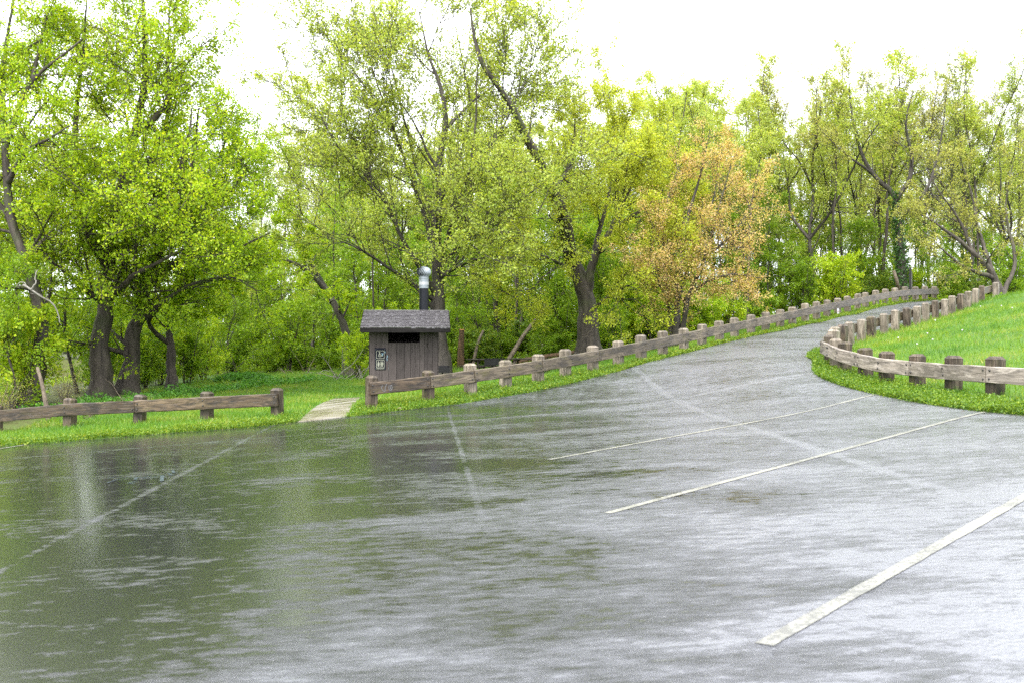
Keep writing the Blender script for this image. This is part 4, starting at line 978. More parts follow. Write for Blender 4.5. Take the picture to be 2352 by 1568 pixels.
# -- ivy-clad forked tree and leaning thicket by the crest
b0 = ground_pt(2073, 58.0)
ivy_tree = hero('ivy_tree', 'forked sparse tree with ivy up its trunk behind the crest of the road', 29, b0,
     [([b0, (2070, 590, 58), (2062, 500, 58), (2050, 445, 58), (2002, 398, 58), (1972, 330, 58), (1955, 250, 58), (1950, 170, 58)], .30, .02),
      ([(2055, 470, 58), (2085, 420, 58), (2095, 360, 58), (2080, 290, 58), (2100, 200, 58)], .18, .015), ([(2002, 398, 58), (1950, 360, 57), (1905, 320, 57), (1870, 280, 57)], .10, .012),
      ([(2062, 500, 58), (2120, 450, 57), (2150, 370, 57), (2170, 260, 57), (2175, 180, 57)], .12, .012)],
     dict(lv=[LV(10, 0.36, (25, 55), (0.25, 1), 0.36, 6, 0.11, 0.07, 4, Labs=6.0, rmin=.008), LV(7, 0.45, (25, 55), (0.2, 1), 0.5, 5, 0.12, 0.06, 3, rmin=.008), LV(4, 0.55, (20, 50), (0.2, 1), 0.6, 3, 0.12, 0.05, 3, rmin=.007)], nodes=[(3, 2), (2, 1)]),
     'bark_grey', 'leaf_bud', 2, 0.08, 0.10)
rgi = np.random.default_rng(77); tt = rgi.uniform(0, 1, 900); cl = catmull(np.array([b0, W(2070, 590, 58), W(2062, 500, 58), W(2050, 445, 58)]), n=40)
ii = (tt**1.2 * 39).astype(int); an_ = rgi.uniform(0, 6.28, 900); rr_ = 0.42 - 0.2 * tt
nd = cl[ii] + np.column_stack([np.cos(an_) * rr_, np.sin(an_) * rr_, rgi.uniform(-.2, .2, 900)])
V_, F_, t_ = leaves(rgi, nd, 4, 0.08, 0.13); obj_me('ivy', mesh_np('ivy', V_ - b0, F_, M['leaf_ivy'], False, {'tint': t_}), ivy_tree)
b0 = ground_pt(2300, 51.0)
hero('leaning_tree', 'brown twiggy tree leaning low over the road end', 30, b0,
     [([b0, (2285, 640, 51), (2235, 580, 51), (2170, 528, 51), (2090, 478, 51)], .22, .02), ([(2285, 640, 51), (2210, 610, 50.4), (2150, 560, 50), (2110, 520, 50)], .12, .012),
      ([(2290, 650, 51), (2250, 540, 51.6), (2230, 440, 52), (2200, 350, 52)], .14, .012), ([(2235, 580, 51), (2200, 500, 51), (2150, 430, 51), (2120, 360, 51)], .10, .012), ([b0, (2330, 600, 51.6), (2310, 480, 52), (2330, 360, 52)], .13, .012)],
     dict(lv=[LV(12, 0.4, (25, 60), (0.2, 1), 0.36, 6, 0.12, 0.05, 4, Labs=4.8, rmin=.008), LV(7, 0.45, (25, 55), (0.2, 1), 0.5, 5, 0.13, 0.03, 3, rmin=.008), LV(5, 0.55, (20, 50), (0.2, 1), 0.6, 3, 0.13, 0.02, 3, rmin=.007)], nodes=[(3, 2), (2, 1)]),
     'bark_wood', 'leaf_bud', 2, 0.07, 0.09)

# -- woodland trees: templates, then individuals
def template(seed, h, r, trunk_g, nb, bl, ang, up, n2, n3, nodes, per, size, wood_m, leaf_m, t0=0.28, forks=0, rmin=.012, leafkeep=1.0):
    T = Tree(seed); rg = T.rg; z = np.zeros(3)
    tp = np.cumsum(np.vstack([z, np.column_stack([rg.normal(0, trunk_g * h / 10, 9), rg.normal(0, trunk_g * h / 10, 9), np.full(9, h * .93 / 9)])]), axis=0)
    P = [(tp, r, .02)]
    for k in range(forks):
        s = rg.integers(2, 5); a = rg.uniform(0, 6.28); d = np.array([math.cos(a), math.sin(a), 0]); q = [tp[s] + d * (.09 * h) * j**.8 + np.array([0, 0, (.95 * h - tp[s][2]) * j / 5 * rg.uniform(.85, 1.0)]) + rg.normal(0, .012 * h, 3) * (j > 0) for j in range(6)]
        P.append((np.array(q), r * .6, .015))
    par = T.limbs(P, 14, 7)
    l1 = T.level(par, nb, t0, 1.0, ang[0], ang[1], bl, .4, 6, .10, up, 4, .5, 0.0, h, rmin)
    l2 = T.level(l1, n2, .2, 1.0, 25, 60, .45, .5, 4, .12, up * .6, 3, .5, 0, None, rmin)
    l3 = T.level(l2, n3, .2, 1.0, 20, 60, .5, .6, 3, .12, up * .4, 3, .5, 0, None, rmin * .8)
    T.node(l3, nodes); T.node(l2, max(1, nodes - 1))
    return T.wood(M[wood_m], z), T.crown(M[leaf_m], z, per, .13, size)
TPL = {
    'green_a': template(101, 19, .20, .10, 30, .25, (35, 72), .05, 7, 4, 4, 2, .135, 'bark_wood', 'leaf_pale', .14, 1),
    'green_b': template(102, 20, .22, .14, 18, .24, (30, 68), .06, 7, 4, 4, 2, .135, 'bark_grey', 'leaf_lime', .14, 2),
    'yellow_a': template(103, 19, .20, .12, 18, .24, (30, 68), .06, 7, 4, 4, 2, .13, 'bark_wood', 'leaf_yellow', .16, 2),
    'sparse_a': template(104, 20, .18, .07, 24, .22, (16, 46), .07, 7, 5, 1, 2, .11, 'bark_grey', 'leaf_bud', .24, 2, .012),
    'sparse_b': template(105, 20, .17, .06, 34, .20, (16, 48), .07, 7, 5, 2, 2, .11, 'bark_grey', 'leaf_pale', .22, 1, .012),
    'bare_pole': template(108, 15, .11, .07, 22, .16, (22, 60), .06, 6, 4, 3, 2, .12, 'bark_dark', 'leaf_lime', .50, 0, .009),
    'slender': template(106, 11, .09, .14, 28, .24, (35, 78), .03, 6, 4, 4, 2, .115, 'bark_grey', 'leaf_under', .08, 0, .008),
    'slender_b': template(107, 8, .065, .2, 24, .30, (35, 78), .02, 6, 4, 4, 2, .105, 'bark_wood', 'leaf_under', .06, 1, .007),
}
def shrub_tpl(seed, h, w, ns, leaf_m, size, wood_m='bark_wood', nodes=5, per=3):
    T = Tree(seed); rg = T.rg; P = []
    for k in range(ns):
        a = rg.uniform(0, 6.28); s = rg.uniform(.3, 1); q = np.array([[math.cos(a) * .12, math.sin(a) * .12, -.1], [math.cos(a) * w * .3 * s, math.sin(a) * w * .3 * s, h * .45], [math.cos(a) * w * .6 * s, math.sin(a) * w * .6 * s, h * rg.uniform(.75, 1)]])
        P.append((q, .035, .008))
    par = T.limbs(P, 8, 5, False)
    l1 = T.level(par, 9, .1, 1, 30, 75, .42, .5, 5, .14, .03, 3, .4, 0, h, .005); l2 = T.level(l1, 6, .15, 1, 25, 65, .5, .6, 4, .15, .02, 3, .4, 0, None, .004)
    T.node(l2, nodes); T.node(l1, nodes); z = np.zeros(3)
    return T.wood(M[wood_m], z), T.crown(M[leaf_m], z, per, .07, size)
SHR = {'tall': shrub_tpl(201, 3.6, 2.2, 7, 'leaf_under', .11), 'bright': shrub_tpl(202, 3.0, 2.6, 8, 'leaf_bright', .10), 'low': shrub_tpl(203, 1.6, 1.9, 8, 'leaf_under', .09, nodes=4), 'twig': shrub_tpl(204, 2.8, 2.4, 10, 'leaf_bud', .06, 'dead_wood', 2, 1),
       'yellow': shrub_tpl(205, 2.2, 2.0, 8, 'leaf_weed', .10)}
rgw = random.Random(99)
ORD = 'first second third fourth fifth sixth seventh eighth ninth tenth eleventh twelfth thirteenth fourteenth fifteenth sixteenth seventeenth eighteenth nineteenth twentieth'.split()
ORD += ['twenty-' + w for w in ORD[:9]] + ['thirtieth', 'thirty-first', 'thirty-second']
LX = [q[0] for q in left_px[1:]]; RX_ = [q[0] for q in road_px]; seen_labels = {}
def which(desc, px):
    """the fence post that the thing stands behind in view tells it from its like"""
    if px > 2160: where = f'over the {ORD[int(np.argmin([abs(q[0] - px) for q in right_px[::-1]]))]} curved-fence post from the crest'
    elif px > 830: where = f'over the {ORD[int(np.argmin([abs(x - px) for x in RX_]))]} road-fence post from the restroom'
    elif px > 660: where = 'over the lawn between walk and brush pile'
    else: where = f'over the {ORD[int(np.argmin([abs(x - px) for x in LX]))]} visible post of the bank fence'
    t = f'{desc} {where}'; k = seen_labels.get(t, 0); seen_labels[t] = k + 1
    return t if k == 0 else f'{desc}, {["farther back", "deeper still", "hindmost", "in between", "low down", "leaning", "thinnest"][min(k - 1, 6)]}, {where}'
def wood_tree(key, px, d, sc, label, group, name='woodland_tree', wide=1.0):
    b = ground_pt(px, d); w_, c_ = TPL[key]; k = sc * rgw.uniform(.95, 1.06)
    e = tree_obj(name, which(label, px), b - np.array([0, 0, .15]), w_, c_, group, 'tree', rgw.uniform(0, 6.28), (k * wide, k * wide, k))
    e.rotation_euler = (R(rgw.uniform(-4, 4)), R(rgw.uniform(-5, 5)), rgw.uniform(0, 6.28)); return e
# far wood, left to right
for px, d, key, sc in ((-60, 112, 'green_b', 1.15), (-160, 60, 'green_a', .9), (-110, 40, 'green_b', .85), (-210, 33, 'green_a', .8), (-300, 70, 'green_b', 1.0), (-420, 56, 'green_a', .9), (-240, 44, 'green_b', .7), (40, 118, 'green_a', 1.1), (130, 110, 'green_b', 1.1), (210, 116, 'yellow_a', 1.1), (300, 112, 'green_a', 1.1), (390, 118, 'green_b', 1.1), (470, 110, 'green_a', .9), (540, 100, 'sparse_b', .7),
                       (90, 122, 'slender', 1.6), (260, 122, 'slender', 1.6), (430, 122, 'slender', 1.6), (350, 104, 'slender', 1.3), (500, 96, 'slender', 1.3)):
    wood_tree(key, px, d, sc, 'far green riverside tree', 'far trees across the river')
for px, d, key, sc in ((600, 86, 'sparse_b', .92), (650, 80, 'sparse_b', .90), (690, 92, 'sparse_a', 1.02), (745, 84, 'sparse_b', .95), (715, 70, 'sparse_b', .78), (570, 92, 'sparse_b', .98), (770, 74, 'green_a', .92), (850, 90, 'green_b', 1.05), (905, 72, 'yellow_a', .95), (960, 84, 'green_a', 1.05),
                       (1060, 70, 'green_b', .92), (1110, 88, 'green_a', 1.0), (1150, 64, 'sparse_b', .80), (1200, 80, 'yellow_a', .98), (1255, 68, 'green_a', .84), (1290, 90, 'sparse_a', 1.05), (1180, 96, 'green_b', 1.1), (1000, 98, 'green_a', 1.1), (800, 100, 'green_b', 1.1)):
    wood_tree(key, px, d, sc, 'tall woodland tree', 'woodland trees behind the restroom')
for px, d, key, sc in ((1330, 84, 'green_b', .98), (1400, 66, 'yellow_a', .90), (1445, 62, 'green_b', .84), (1480, 78, 'green_a', 1.02), (1530, 60, 'yellow_a', .74), (1580, 72, 'green_a', .92), (1625, 62, 'green_b', .80), (1680, 70, 'green_b', .88), (1720, 60, 'green_a', .72),
                       (1550, 90, 'green_a', 1.15), (1650, 92, 'green_b', 1.1)):
    wood_tree(key, px, d, sc, 'tall yellow green tree', 'woodland trees behind the orange tree')
for px, d, key, sc in ((1762, 64, 'sparse_b', .78), (1800, 72, 'green_a', .86), (1842, 62, 'green_b', .78), (1880, 74, 'green_b', .90), (1912, 62, 'sparse_a', .74), (1950, 70, 'sparse_b', .86), (1985, 82, 'green_a', .98), (2030, 68, 'sparse_a', .86), (2060, 80, 'sparse_b', .95),
                       (2110, 66, 'sparse_a', .86), (2140, 76, 'green_a', .86), (2165, 64, 'sparse_b', .84), (2205, 70, 'sparse_a', .88), (2235, 62, 'sparse_b', .80), (2275, 72, 'sparse_a', .86), (2300, 64, 'green_b', .72), (2335, 68, 'sparse_b', .80), (2370, 62, 'sparse_a', .74), (2410, 74, 'sparse_b', .86), (1780, 88, 'green_b', 1.0), (1860, 92, 'sparse_b', 1.05), (1930, 88, 'green_a', 1.0), (1965, 96, 'sparse_a', 1.1), (2010, 90, 'sparse_b', 1.05), (2085, 94, 'green_a', 1.0), (2125, 90, 'sparse_a', 1.05), (2190, 92, 'green_b', 1.0), (2250, 88, 'sparse_b', 1.0), (2315, 94, 'sparse_a', 1.05), (2350, 86, 'green_a', .9)):
    wood_tree(key, px, d, sc, 'thin half-bare tree', 'half-bare trees behind the road crest')
# slender understorey
rgu = random.Random(4)
for k in range(40):
    px = 520 + k * 26 + rgu.uniform(-14, 14); d = rgu.uniform(53, 76)
    wood_tree(rgu.choice(['slender', 'slender_b', 'slender']), px, d, rgu.uniform(.75, 1.15) * max(1, d / 60) * (.62 if 560 < px < 730 else 1), 'slender thicket sapling', 'young trees in the thicket', 'young_tree')
for k in range(44):
    px = 560 + k * 27 + rgu.uniform(-13, 13); d = rgu.uniform(52, 74)
    wood_tree('bare_pole', px, d, rgu.uniform(.75, 1.1) * (.6 if 570 < px < 720 else 1), 'thin dark-trunked tree', 'thin dark trunks in the wood', 'thin_tree', rgu.uniform(.7, 1.2))
for k in range(30):
    px = 1500 + k * 28 + rgu.uniform(-13, 13); d = rgu.uniform(58, 88)
    wood_tree('bare_pole', px, d, rgu.uniform(.8, 1.15), 'upright thin-stemmed tree', 'upright thin trees behind the road fence', 'thin_tree', rgu.uniform(.7, 1.1))
for k in range(10):
    px = 1690 + k * 24 + rgu.uniform(-9, 9); d = rgu.uniform(58, 72)
    wood_tree('slender', px, d, rgu.uniform(.55, .8), 'bushy green sapling', 'saplings behind the road fence', 'young_tree')
for k in range(22):
    px = 1420 + k * 43 + rgu.uniform(-20, 20); d = rgu.uniform(56, 84)
    wood_tree(rgu.choice(['slender', 'slender_b']), px, d, rgu.uniform(.5, .75), 'slender green sapling', 'young trees behind the road fence', 'young_tree')
for px, d, s in ((30, 30, .62), (180, 38, .8), (-20, 36, .9), (330, 44, .8), (440, 46, .85), (500, 52, .9), (250, 46, 1.0), (540, 47, .7), (20, 40, 1.0)):
    wood_tree('slender_b' if s < .8 else 'slender', px, d, s, 'young bank tree', 'young trees on the river bank', 'young_tree')
# shrubs
def shrub(key, px, d, sc, label, group):
    b = ground_pt(px, d); w_, c_ = SHR[key]; tree_obj('shrub', which(label, px) if group else label, b, w_, c_, group, 'shrub', rgu.uniform(0, 6.28), (sc, sc, sc * rgu.uniform(.85, 1.1)))
for px, d, key, s in ((-10, 28.5, 'twig', .55), (40, 31, 'bright', 1.0), (-30, 33, 'bright', 1.2), (330, 39, 'tall', .8), (365, 42, 'bright', .8), (430, 42, 'tall', .9), (470, 45, 'bright', .9), (150, 30.5, 'twig', .45), (215, 40, 'tall', 1.0), (280, 43, 'bright', 1.0)):
    shrub(key, px, d, s, 'tangled bank shrub', 'shrubs on the river bank')
for k in range(34):
    px = 500 + k * 31 + rgu.uniform(-14, 14); d = rgu.uniform(50.5, 58)
    shrub(rgu.choice(['tall', 'low', 'tall', 'bright', 'low', 'yellow']), px, d, rgu.uniform(.7, 1.1), 'fresh green shrub', 'shrubs along the wood edge')
for k in range(34):
    px = 1410 + k * 29 + rgu.uniform(-14, 14); d = rgu.uniform(48, 56) if px < 1700 else rgu.uniform(57, 68)
    shrub(rgu.choice(['tall', 'low', 'bright', 'yellow']), px, d, rgu.uniform(.6, 1.05), 'half-hidden green shrub', 'shrubs behind the road fence')
for k in range(13):
    shrub(rgu.choice(['tall', 'bright']), -70 + k * 45 + rgu.uniform(-14, 14), rgu.uniform(101, 108), rgu.uniform(1.7, 2.4), 'far bank shrub', 'shrubs on the far river bank')
for k in range(22):
    shrub(rgu.choice(['tall', 'bright', 'tall']), 545 + k * 44 + rgu.uniform(-14, 14), rgu.uniform(78, 92), rgu.uniform(1.5, 2.2), 'tall far thicket shrub', 'shrubs deep in the wood')
shrub('bright', 825, 44.5, .62, 'bright green bush beside the restroom wall and brush pile', None)

# ------------------------------------------------------------------ dead wood
def sticks(name, label, cat, base, n, ln, seed, mat='dead_wood', rise=(10, 60), r=.018, spread=.6, child='stick'):
    e = empty(name, tuple(base)); tag(e, label, cat); rg = np.random.default_rng(seed)
    for k in range(n):
        a = rg.uniform(0, 6.28); el = np.radians(rg.uniform(*rise)); D = np.array([[math.cos(a) * math.cos(el), math.sin(a) * math.cos(el), math.sin(el)]])
        pts = grow(rg, np.array([[rg.uniform(-spread, spread), rg.uniform(-spread, spread) * .6, .02]]), D, np.array([ln * rg.uniform(.6, 1.3)]), 7, .18, -.03)
        V_, F_ = tubes(pts, taper_r(np.array([r * rg.uniform(.7, 1.4)]), 7, .3), 5)
        if k % 2 == 0:
            P0, D2, L2, r2 = spawn(rg, pts, taper_r(np.array([r]), 7), np.array([ln]), 3, .3, .9, 30, 60, .45, .7)
            V2, F2 = tubes(grow(rg, P0, D2, L2, 4, .15, 0), taper_r(r2, 4), 4); F_ = np.vstack([F_, F2 + len(V_)]); V_ = np.vstack([V_, V2])
        obj_me(child, mesh_np(child, V_, F_, M[mat], True), e)
    return e
sticks('brush_pile', 'pile of pale dead branches at the wood edge left of the restroom', 'brush pile', ground_pt(800, 43.5), 16, 1.5, 1, 'bark_pale', (5, 55), .022, .8)
sticks('brush_pile', 'thin arched dead twigs lying at the far edge of the lawn', 'brush pile', ground_pt(690, 49), 8, 1.4, 2, 'dead_wood', (20, 60), .016, .6)
sticks('brush_heap', 'brown heap of dry stems at the foot of the big maple', 'brush pile', ground_pt(275, 31.5), 22, .9, 3, 'dead_wood', (5, 40), .010, .55)
sticks('brush_heap', 'small tent of dry stems behind the river bank fence', 'brush pile', ground_pt(205, 28.0), 14, .55, 4, 'dead_wood', (50, 80), .010, .16)
def pole(name, label, cat, pts, r0, r1, mat, top_mat=None, n=12):
    base = np.asarray(pts[0]); c_ = catmull(np.array(pts), n=n)[None]; rad = np.linspace(r0, r1, n)[None]; V_, F_ = tubes(c_, rad, 8)
    e = empty(name, tuple(base)); tag(e, label, cat); obj_me('trunk' if cat != 'log' else 'stem', mesh_np('trunk', V_ - base, F_, M[mat], True), e)
    if top_mat:
        end = c_[0, -1]; ax = nrmz(c_[0, -1] - c_[0, -2]); bm = bmesh.new(); lathe(bm, [(r1 * 1.02, -.03), (r1 * 1.0, .02)], 9)
        o = obj_bm('cut_face', bm, M[top_mat], e); o.rotation_euler = Vector(ax).to_track_quat('Z', 'Y').to_euler(); o.location = end - base
    return e
g_ = ground_pt(1058, 50); pole('cut_snag', 'broken tree stem with a fresh orange cut on top right of the restroom', 'tree stump', [g_, W(1059, 795, 50), W(1061, 757, 50)], .20, .12, 'rotten', 'fresh_cut')
g_ = ground_pt(1163, 51); pole('leaning_pole', 'pale dead stem leaning against the trees behind the road fence', 'dead tree', [g_, W(1200, 775, 52), W(1240, 722, 53), W(1262, 690, 54)], .13, .06, 'dead_wood')
g_ = ground_pt(1085, 50); pole('leaning_pole', 'short grey snag leaning in the thicket behind the picnic table', 'dead tree', [g_, W(1097, 790, 50.4), W(1110, 760, 50.8)], .09, .06, 'dead_wood')
g_ = ground_pt(2064, 59); pole('leaning_pole', 'grey broken pole leaning beside the ivy tree at the crest', 'dead tree', [g_, W(2062, 655, 57), W(2053, 622, 57)], .12, .09, 'dead_wood')
a_, c_ = ground_pt(1180, 49.5), ground_pt(1330, 51); pole('fallen_log', 'mossy fallen log lying along the wood edge beyond the lawn', 'log', [a_ + [0, 0, .1], (a_ + c_) / 2 + [0, 0, .14], c_ + [0, 0, .12]], .17, .12, 'rotten')
a_, c_ = ground_pt(1140, 48.0), ground_pt(1185, 48.6); pole('fallen_log', 'short bare log near the picnic table', 'log', [a_ + [0, 0, .06], (a_ + c_) / 2 + [0, 0, .1], c_ + [0, 0, .14]], .08, .05, 'dead_wood')
g_ = ground_pt(112, 28.4); pole('dead_stalk', 'pale broken stem leaning by the river bank shrubs', 'dead tree', [g_, W(98, 888, 28.6), W(86, 843, 28.8)], .075, .045, 'dead_wood')
T = Tree(55); b0 = W(137, 741, 29.5)
pr = T.limbs([([b0, W(132, 718, 29.5), W(114, 692, 29.4), W(94, 682, 29.3), W(68, 663, 29.2), W(52, 655, 29.2)], .016, .035), ([W(72, 665, 29.2), W(81, 651, 29.2), W(81, 635, 29.2), W(87, 620, 29.2)], .03, .014), ([W(62, 660, 29.2), W(52, 648, 29.2), W(38, 656, 29.2)], .02, .01)], 10, 6, False)
T.level(pr, 4, .2, 1, 30, 70, .3, .5, 4, .2, 0, 4, Labs=.9, rmin=.006)
e = empty('dead_branch', tuple(b0)); tag(e, 'white bare broken branch hanging among the bank trees', 'branch'); obj_me('branch', T.wood(M['bark_pale'], b0), e)

# ------------------------------------------------------------------ picnic table, grills, stone, dandelions
def grill(px, d, sc, label, rz=0.0):
    b = ground_pt(px, d); e = empty('pedestal_grill', tuple(b), rz); e.scale = (sc,) * 3; tag(e, label, 'grill', 'pedestal grills on the lawn')
    bm = bmesh.new(); bx(bm, -.035, .035, -.035, .035, -.2, .62); obj_bm('post', bm, M['iron'], e)
    bm = bmesh.new()
    for q in ((-.32, .32, -.25, .25, .62, .645), (-.32, -.30, -.25, .25, .646, .92), (.30, .32, -.25, .25, .646, .92), (-.299, .299, .23, .25, .646, .92), (-.299, .299, -.25, -.23, .646, .86)): bx(bm, *q)
    obj_bm('firebox', bm, M['iron'], e)
    gr = bmesh.new(); bx(gr, -.29, .29, -.225, -.21, .83, .845); g = obj_bm('grate', gr, M['iron'], e)
    for k in range(9):
        bm = bmesh.new(); bx(bm, -.28 + k * .07, -.268 + k * .07, -.205, .225, .83, .842); obj_bm('grate_bar', bm, M['iron'], g)
    bm = bmesh.new(); bx(bm, .321, .46, -.2, -.18, .84, .86); obj_bm('handle', bm, M['iron'], e)
grill(1016, 38.5, .85, 'black pedestal grill just beyond the corner of the restroom', R(10)); grill(1131, 42.0, .95, 'black pedestal grill in front of the picnic table', R(-8))
def picnic(px, d, rz, label):
    b = ground_pt(px, d); e = empty('picnic_table', tuple(b), rz); tag(e, label, 'picnic table')
    for k in range(5):
        bm = bmesh.new(); bx(bm, -.9, .9, -.36 + k * .146, -.23 + k * .146, .72, .76, .004); obj_bm('top_plank', bm, M['table_wood'], e)
    for s in (-1, 1):
        bm = bmesh.new(); bx(bm, -.9, .9, s * .72 - .13, s * .72 + .13, .42, .46, .004); obj_bm('seat', bm, M['table_wood'], e)
        bm = bmesh.new(); bx(bm, s * .6 - .03, s * .6 + .03, -.75, .75, .355, .418); bx(bm, s * .6 - .03, s * .6 + .03, -.3, .3, .655, .718); obj_bm('cross_beam', bm, M['table_wood'], e)
        for t in (-1, 1):
            b2 = bmesh.new(); bx(b2, -.035, .035, -.03, .03, 0, .82); o = obj_bm('leg', b2, M['table_wood'], e); o.location = (s * .67, t * .55, -.05); o.rotation_euler = (R(t * 24), 0, 0)
picnic(1118, 45.0, R(35), 'dark picnic table on the lawn behind the road fence')
picnic(1222, 41.0, R(-15), 'dark picnic table hidden low behind the road fence boards')
def rock(px, py, d, r, label):
    b = W(px, py, d); bm = bmesh.new(); bmesh.ops.create_icosphere(bm, subdivisions=2, radius=1); rg = random.Random(int(px))
    for v in bm.verts: v.co *= rg.uniform(.82, 1.1)
    bmesh.ops.scale(bm, vec=(r * 1.3, r, r * .75), verts=bm.verts); o = obj_bm('stone', bm, M['stone'], None, (b[0], b[1], H1(b[0], b[1]) + r * .45)); tag(o, label, 'stone'); return o
p_ = ER  # noqa
rock(918, 941, 24.35, .055, 'small reddish stone lying on the verge near the second fence post')
rgd = random.Random(8)
for k, (px, d) in enumerate(((1976, 34), (2063, 30), (2106, 27.0), (2142, 27.6), (2148, 36), (2252, 40), (2300, 36), (2325, 34), (2130, 30), (2210, 29))):
    b = ground_pt(px, d); e = empty('dandelion', tuple(b)); tag(e, 'white dandelion clock standing in the hillside grass', 'dandelion', 'dandelion clocks on the hill')
    bm = bmesh.new(); lathe(bm, [(.004, 0), (.003, .22)], 6); obj_bm('stem', bm, M['stalk'], e)
    bm = bmesh.new(); bmesh.ops.create_icosphere(bm, subdivisions=2, radius=.026)
    for v in bm.verts: v.co *= rgd.uniform(.75, 1.1)
    obj_bm('seed_head', bm, M['fluff'], e, (0, 0, .24))

# ------------------------------------------------------------------ grass, weeds, ivy mound
rgn = np.random.default_rng(12)
HUTR = np.array([[-4.95, 32.9], [-2.35, 33.1], [-2.6, 36.1], [-5.1, 35.9]])
WALK = np.array([wl[0], wr[0], wr[1], wl[1]])
def scatter(n_, x0, x1, y0, y1, keep):
    p = np.column_stack([rgn.uniform(x0, x1, n_), rgn.uniform(y0, y1, n_)])
    k = keep(p) & ~inside(ASPH, p) & ~inside(HUTR, p) & ~inside(WALK, p); return p[k]
def blades(p, h, w, lean, tint_noise=True):
    n_ = len(p); z = ground_z(p) - .01
    a = rgn.uniform(0, 6.28, n_); hh = h * rgn.uniform(.55, 1.35, n_); ww = w * rgn.uniform(.7, 1.3, n_)
    dx, dy = np.cos(a) * ww / 2, np.sin(a) * ww / 2
    la = rgn.uniform(0, 6.28, n_); ll = hh * lean * rgn.uniform(.2, 1, n_)
    B1 = np.column_stack([p[:, 0] - dx, p[:, 1] - dy, z]); B2 = np.column_stack([p[:, 0] + dx, p[:, 1] + dy, z]); Tp = np.column_stack([p[:, 0] + np.cos(la) * ll, p[:, 1] + np.sin(la) * ll, z + hh])
    V_ = np.stack([B1, B2, Tp], 1).reshape(-1, 3)
    t = 0.5 + .28 * np.sin(p[:, 0] * 1.1 + 2 * np.sin(p[:, 1] * .7)) * np.sin(p[:, 1] * 1.3 + np.sin(p[:, 0] * .9)) + rgn.normal(0, .17, n_)
    return V_, np.clip(t, 0, 1)
VS, TS = [], []
def addb(v):
    VS.append(v[0]); TS.append(v[1])
lawn = lambda p: wood_floor(p[:, 0], p[:, 1]) < .6
p = scatter(230000, -14, 9, 22, 52, lambda q: lawn(q) & (rgn.uniform(0, 1, len(q)) < np.clip(26 / q[:, 1], .3, 1)**1.5)); addb(blades(p, .10, .018, .8))
p = scatter(240000, 7, 30, 13, 50, lambda q: (q[:, 0] > 7) & (rgn.uniform(0, 1, len(q)) < np.clip(20 / q[:, 1], .3, 1)**1.3)); addb(blades(p, .12, .017, .8))
p = scatter(60000, -16, 27, 20, 57, lambda q: edge_dist(ASPH, q) < 2.2); addb(blades(p, .17, .015, .9))
# taller tufts
tc_ = scatter(2600, -14, 28, 18, 52, lambda q: lawn(q) & ((edge_dist(ASPH, q) < 3.0) | (rgn.uniform(0, 1, len(q)) < .35)))
p = np.repeat(tc_, 26, 0) + rgn.normal(0, .085, (len(tc_) * 26, 2)); p = p[~inside(ASPH, p) & ~inside(WALK, p) & ~inside(HUTR, p)]; addb(blades(p, .19, .016, .9))
pp = np.array([q[:2] for q in ROAD_POSTS + RIGHT_POSTS + LEFT_POSTS]); p = np.repeat(pp, 60, 0) + rgn.normal(0, .2, (len(pp) * 60, 2)); p = p[~inside(ASPH, p)]; addb(blades(p, .13, .014, .7))
hb = np.column_stack([rgn.uniform(-4.8, -2.4, 500), rgn.uniform(32.65, 32.95, 500)]); addb(blades(hb, .2, .014, .7))
V_ = np.vstack(VS); t_ = np.concatenate(TS)
tag(obj_me('grass', mesh_np('grass', V_, np.arange(len(V_)).reshape(-1, 3), M['blade'], False, {'tint': t_})), 'wet green grass of the lawn, verges and hill', 'grass', kind='stuff')
# weeds along the pavement edge
def weeds(name, label, p, h, size, per, mat, lumps=True):
    z = ground_z(p); n_ = len(p)
    bump_ = .6 + .6 * np.clip(np.sin(p[:, 0] * 2.3 + 1.5 * np.sin(p[:, 1] * 1.9)) * np.sin(p[:, 1] * 2.1 + p[:, 0]), -0.5, 1)
    nd_ = np.column_stack([p, z + h * bump_ * rgn.uniform(.1, 1.0, n_)])
    V_, F_, t_ = leaves(rgn, nd_, per, .025, size, 0.0)
    return obj_me(name, mesh_np(name, V_, F_, M[mat], False, {'tint': t_})), V_
def edge_pts(E, n_, x0, x1, y0, y1, wid, power=1.4):
    k = (E[:, 0] > x0) & (E[:, 0] < x1) & (E[:, 1] > y0) & (E[:, 1] < y1); Q = E[k][:, :2]; i = rgn.integers(0, len(Q) - 1, n_); t = rgn.uniform(0, 1, (n_, 1))
    c = Q[i] * (1 - t) + Q[i + 1] * t; a = rgn.uniform(0, 6.28, n_); r = wid * rgn.uniform(0, 1, n_)**power
    q = c + np.column_stack([np.cos(a), np.sin(a)]) * r[:, None]; return q[~inside(ASPH, q) & ~inside(WALK, q) & ~inside(HUTR, q)]
p = edge_pts(EL, 34000, -15, 4, 18, 30, 1.9, 1.1); o, _ = weeds('weeds', '', p, .10, .042, 3, 'leaf_weed'); tag(o, 'low yellow green weeds along the verge before the lot fences', 'weeds', kind='stuff')
p = edge_pts(EL, 24000, 3, 26, 27, 57, 1.0); o, _ = weeds('weeds', '', p, .09, .055, 3, 'leaf_weed'); tag(o, 'low weeds edging the climbing road', 'weeds', kind='stuff')
p = edge_pts(ER, 40000, 6.5, 12, 9, 30, 1.5, 1.2); o, _ = weeds('weeds', '', p, .13, .042, 3, 'leaf_weed'); tag(o, 'lush creeping weeds along the foot of the curved fence', 'weeds', kind='stuff')
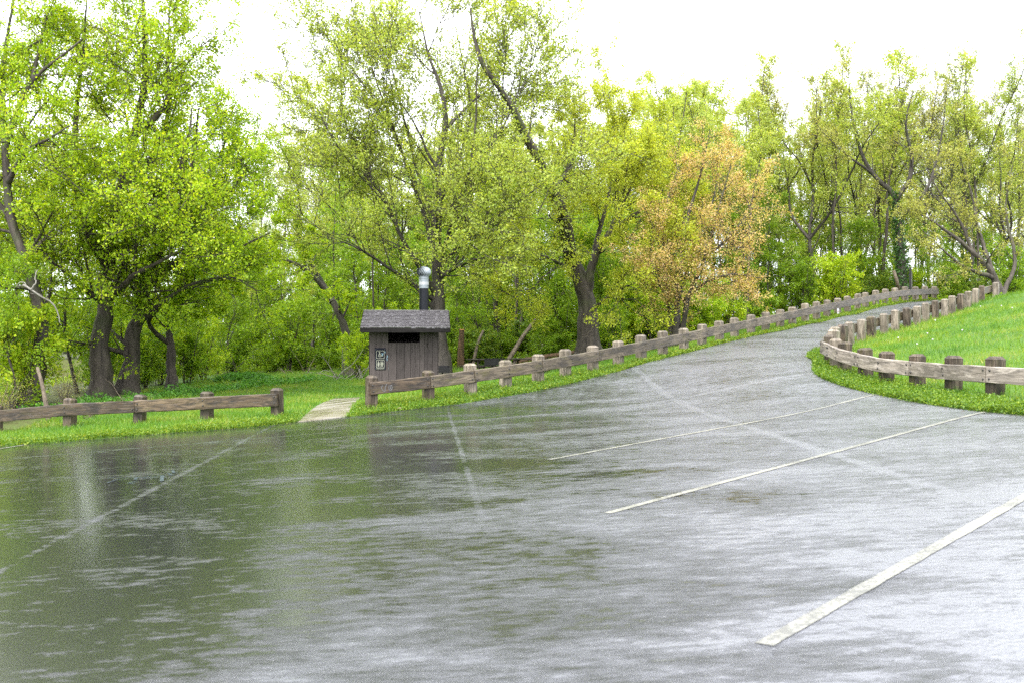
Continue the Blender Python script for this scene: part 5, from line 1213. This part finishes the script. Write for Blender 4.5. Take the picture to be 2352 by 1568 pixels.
# leaf litter and grit washed against the edge
k_ = (ASPH[:, 1] > 8) & (ASPH[:, 1] < 45) & (np.abs(ASPH[:, 0]) < 20); Q = ASPH[k_]; i_ = rgn.integers(0, len(Q), 9000); q = Q[i_] + rgn.normal(0, .16, (9000, 2)) + rgn.uniform(-.25, .25, (9000, 2))
nd_ = np.column_stack([q, H(q[:, 0], q[:, 1]) + .008]); V_, F_, t_ = leaves(rgn, nd_, 1, .004, .028, 0.0); V_[:, 2] = np.repeat(nd_[:, 2], 4) + rgn.uniform(-.003, .012, len(V_))
M['litter'] = plain('litter', (0.06, 0.042, 0.025), 0.6, 0.4, 0, 0.5, 3.0)
tag(obj_me('leaf_litter', mesh_np('leaf_litter', V_, F_, M['litter'])), 'brown leaf litter and grit along the edge of the asphalt', 'litter', kind='stuff')
c_ = ground_pt(560, 43.0)
q = rgn.normal(0, 1, (5200, 3)); q = nrmz(q); q[:, 2] = np.abs(q[:, 2]); rr_ = rgn.uniform(.8, 1.0, (5200, 1)); nd_ = c_ + q * rr_ * np.array([1.28, .7, .34])
V_, F_, t_ = leaves(rgn, nd_, 3, .05, .10, .4); o = obj_me('ivy_mound', mesh_np('ivy_mound', V_ - c_, F_, M['leaf_nettle'], False, {'tint': t_}), None, tuple(c_)); tag(o, 'low rounded mound of dark green ivy at the lawn edge', 'ivy mound', kind='thing')
pn_ = np.column_stack([rgn.uniform(-15.5, -7, 16000), rgn.uniform(29, 42, 16000)]); d_ = pn_[:, 0] + 14.2 + (pn_[:, 1] - 30) * .35 - .8
k_ = (np.abs(pn_[:, 0] - (-13.6 + (pn_[:, 1] - 30) * .42)) < rgn.uniform(0, 1, 16000) * 1.1); pn_ = pn_[k_ & ~inside(ASPH, pn_)]
o, _ = weeds('nettles', '', pn_, .32, .085, 4, 'leaf_nettle'); tag(o, 'belt of green nettles between lawn and bank trees', 'nettles', kind='stuff')
# floor herbs under the trees
p = np.column_stack([rgn.uniform(-24, 26, 26000), rgn.uniform(46, 75, 26000)]); p = p[(wood_floor(p[:, 0], p[:, 1]) > .3) & ~inside(ASPH, p)]
o, _ = weeds('undergrowth', '', p, .35, .13, 2, 'leaf_under'); tag(o, 'leafy undergrowth covering the floor of the wood', 'undergrowth', kind='stuff')
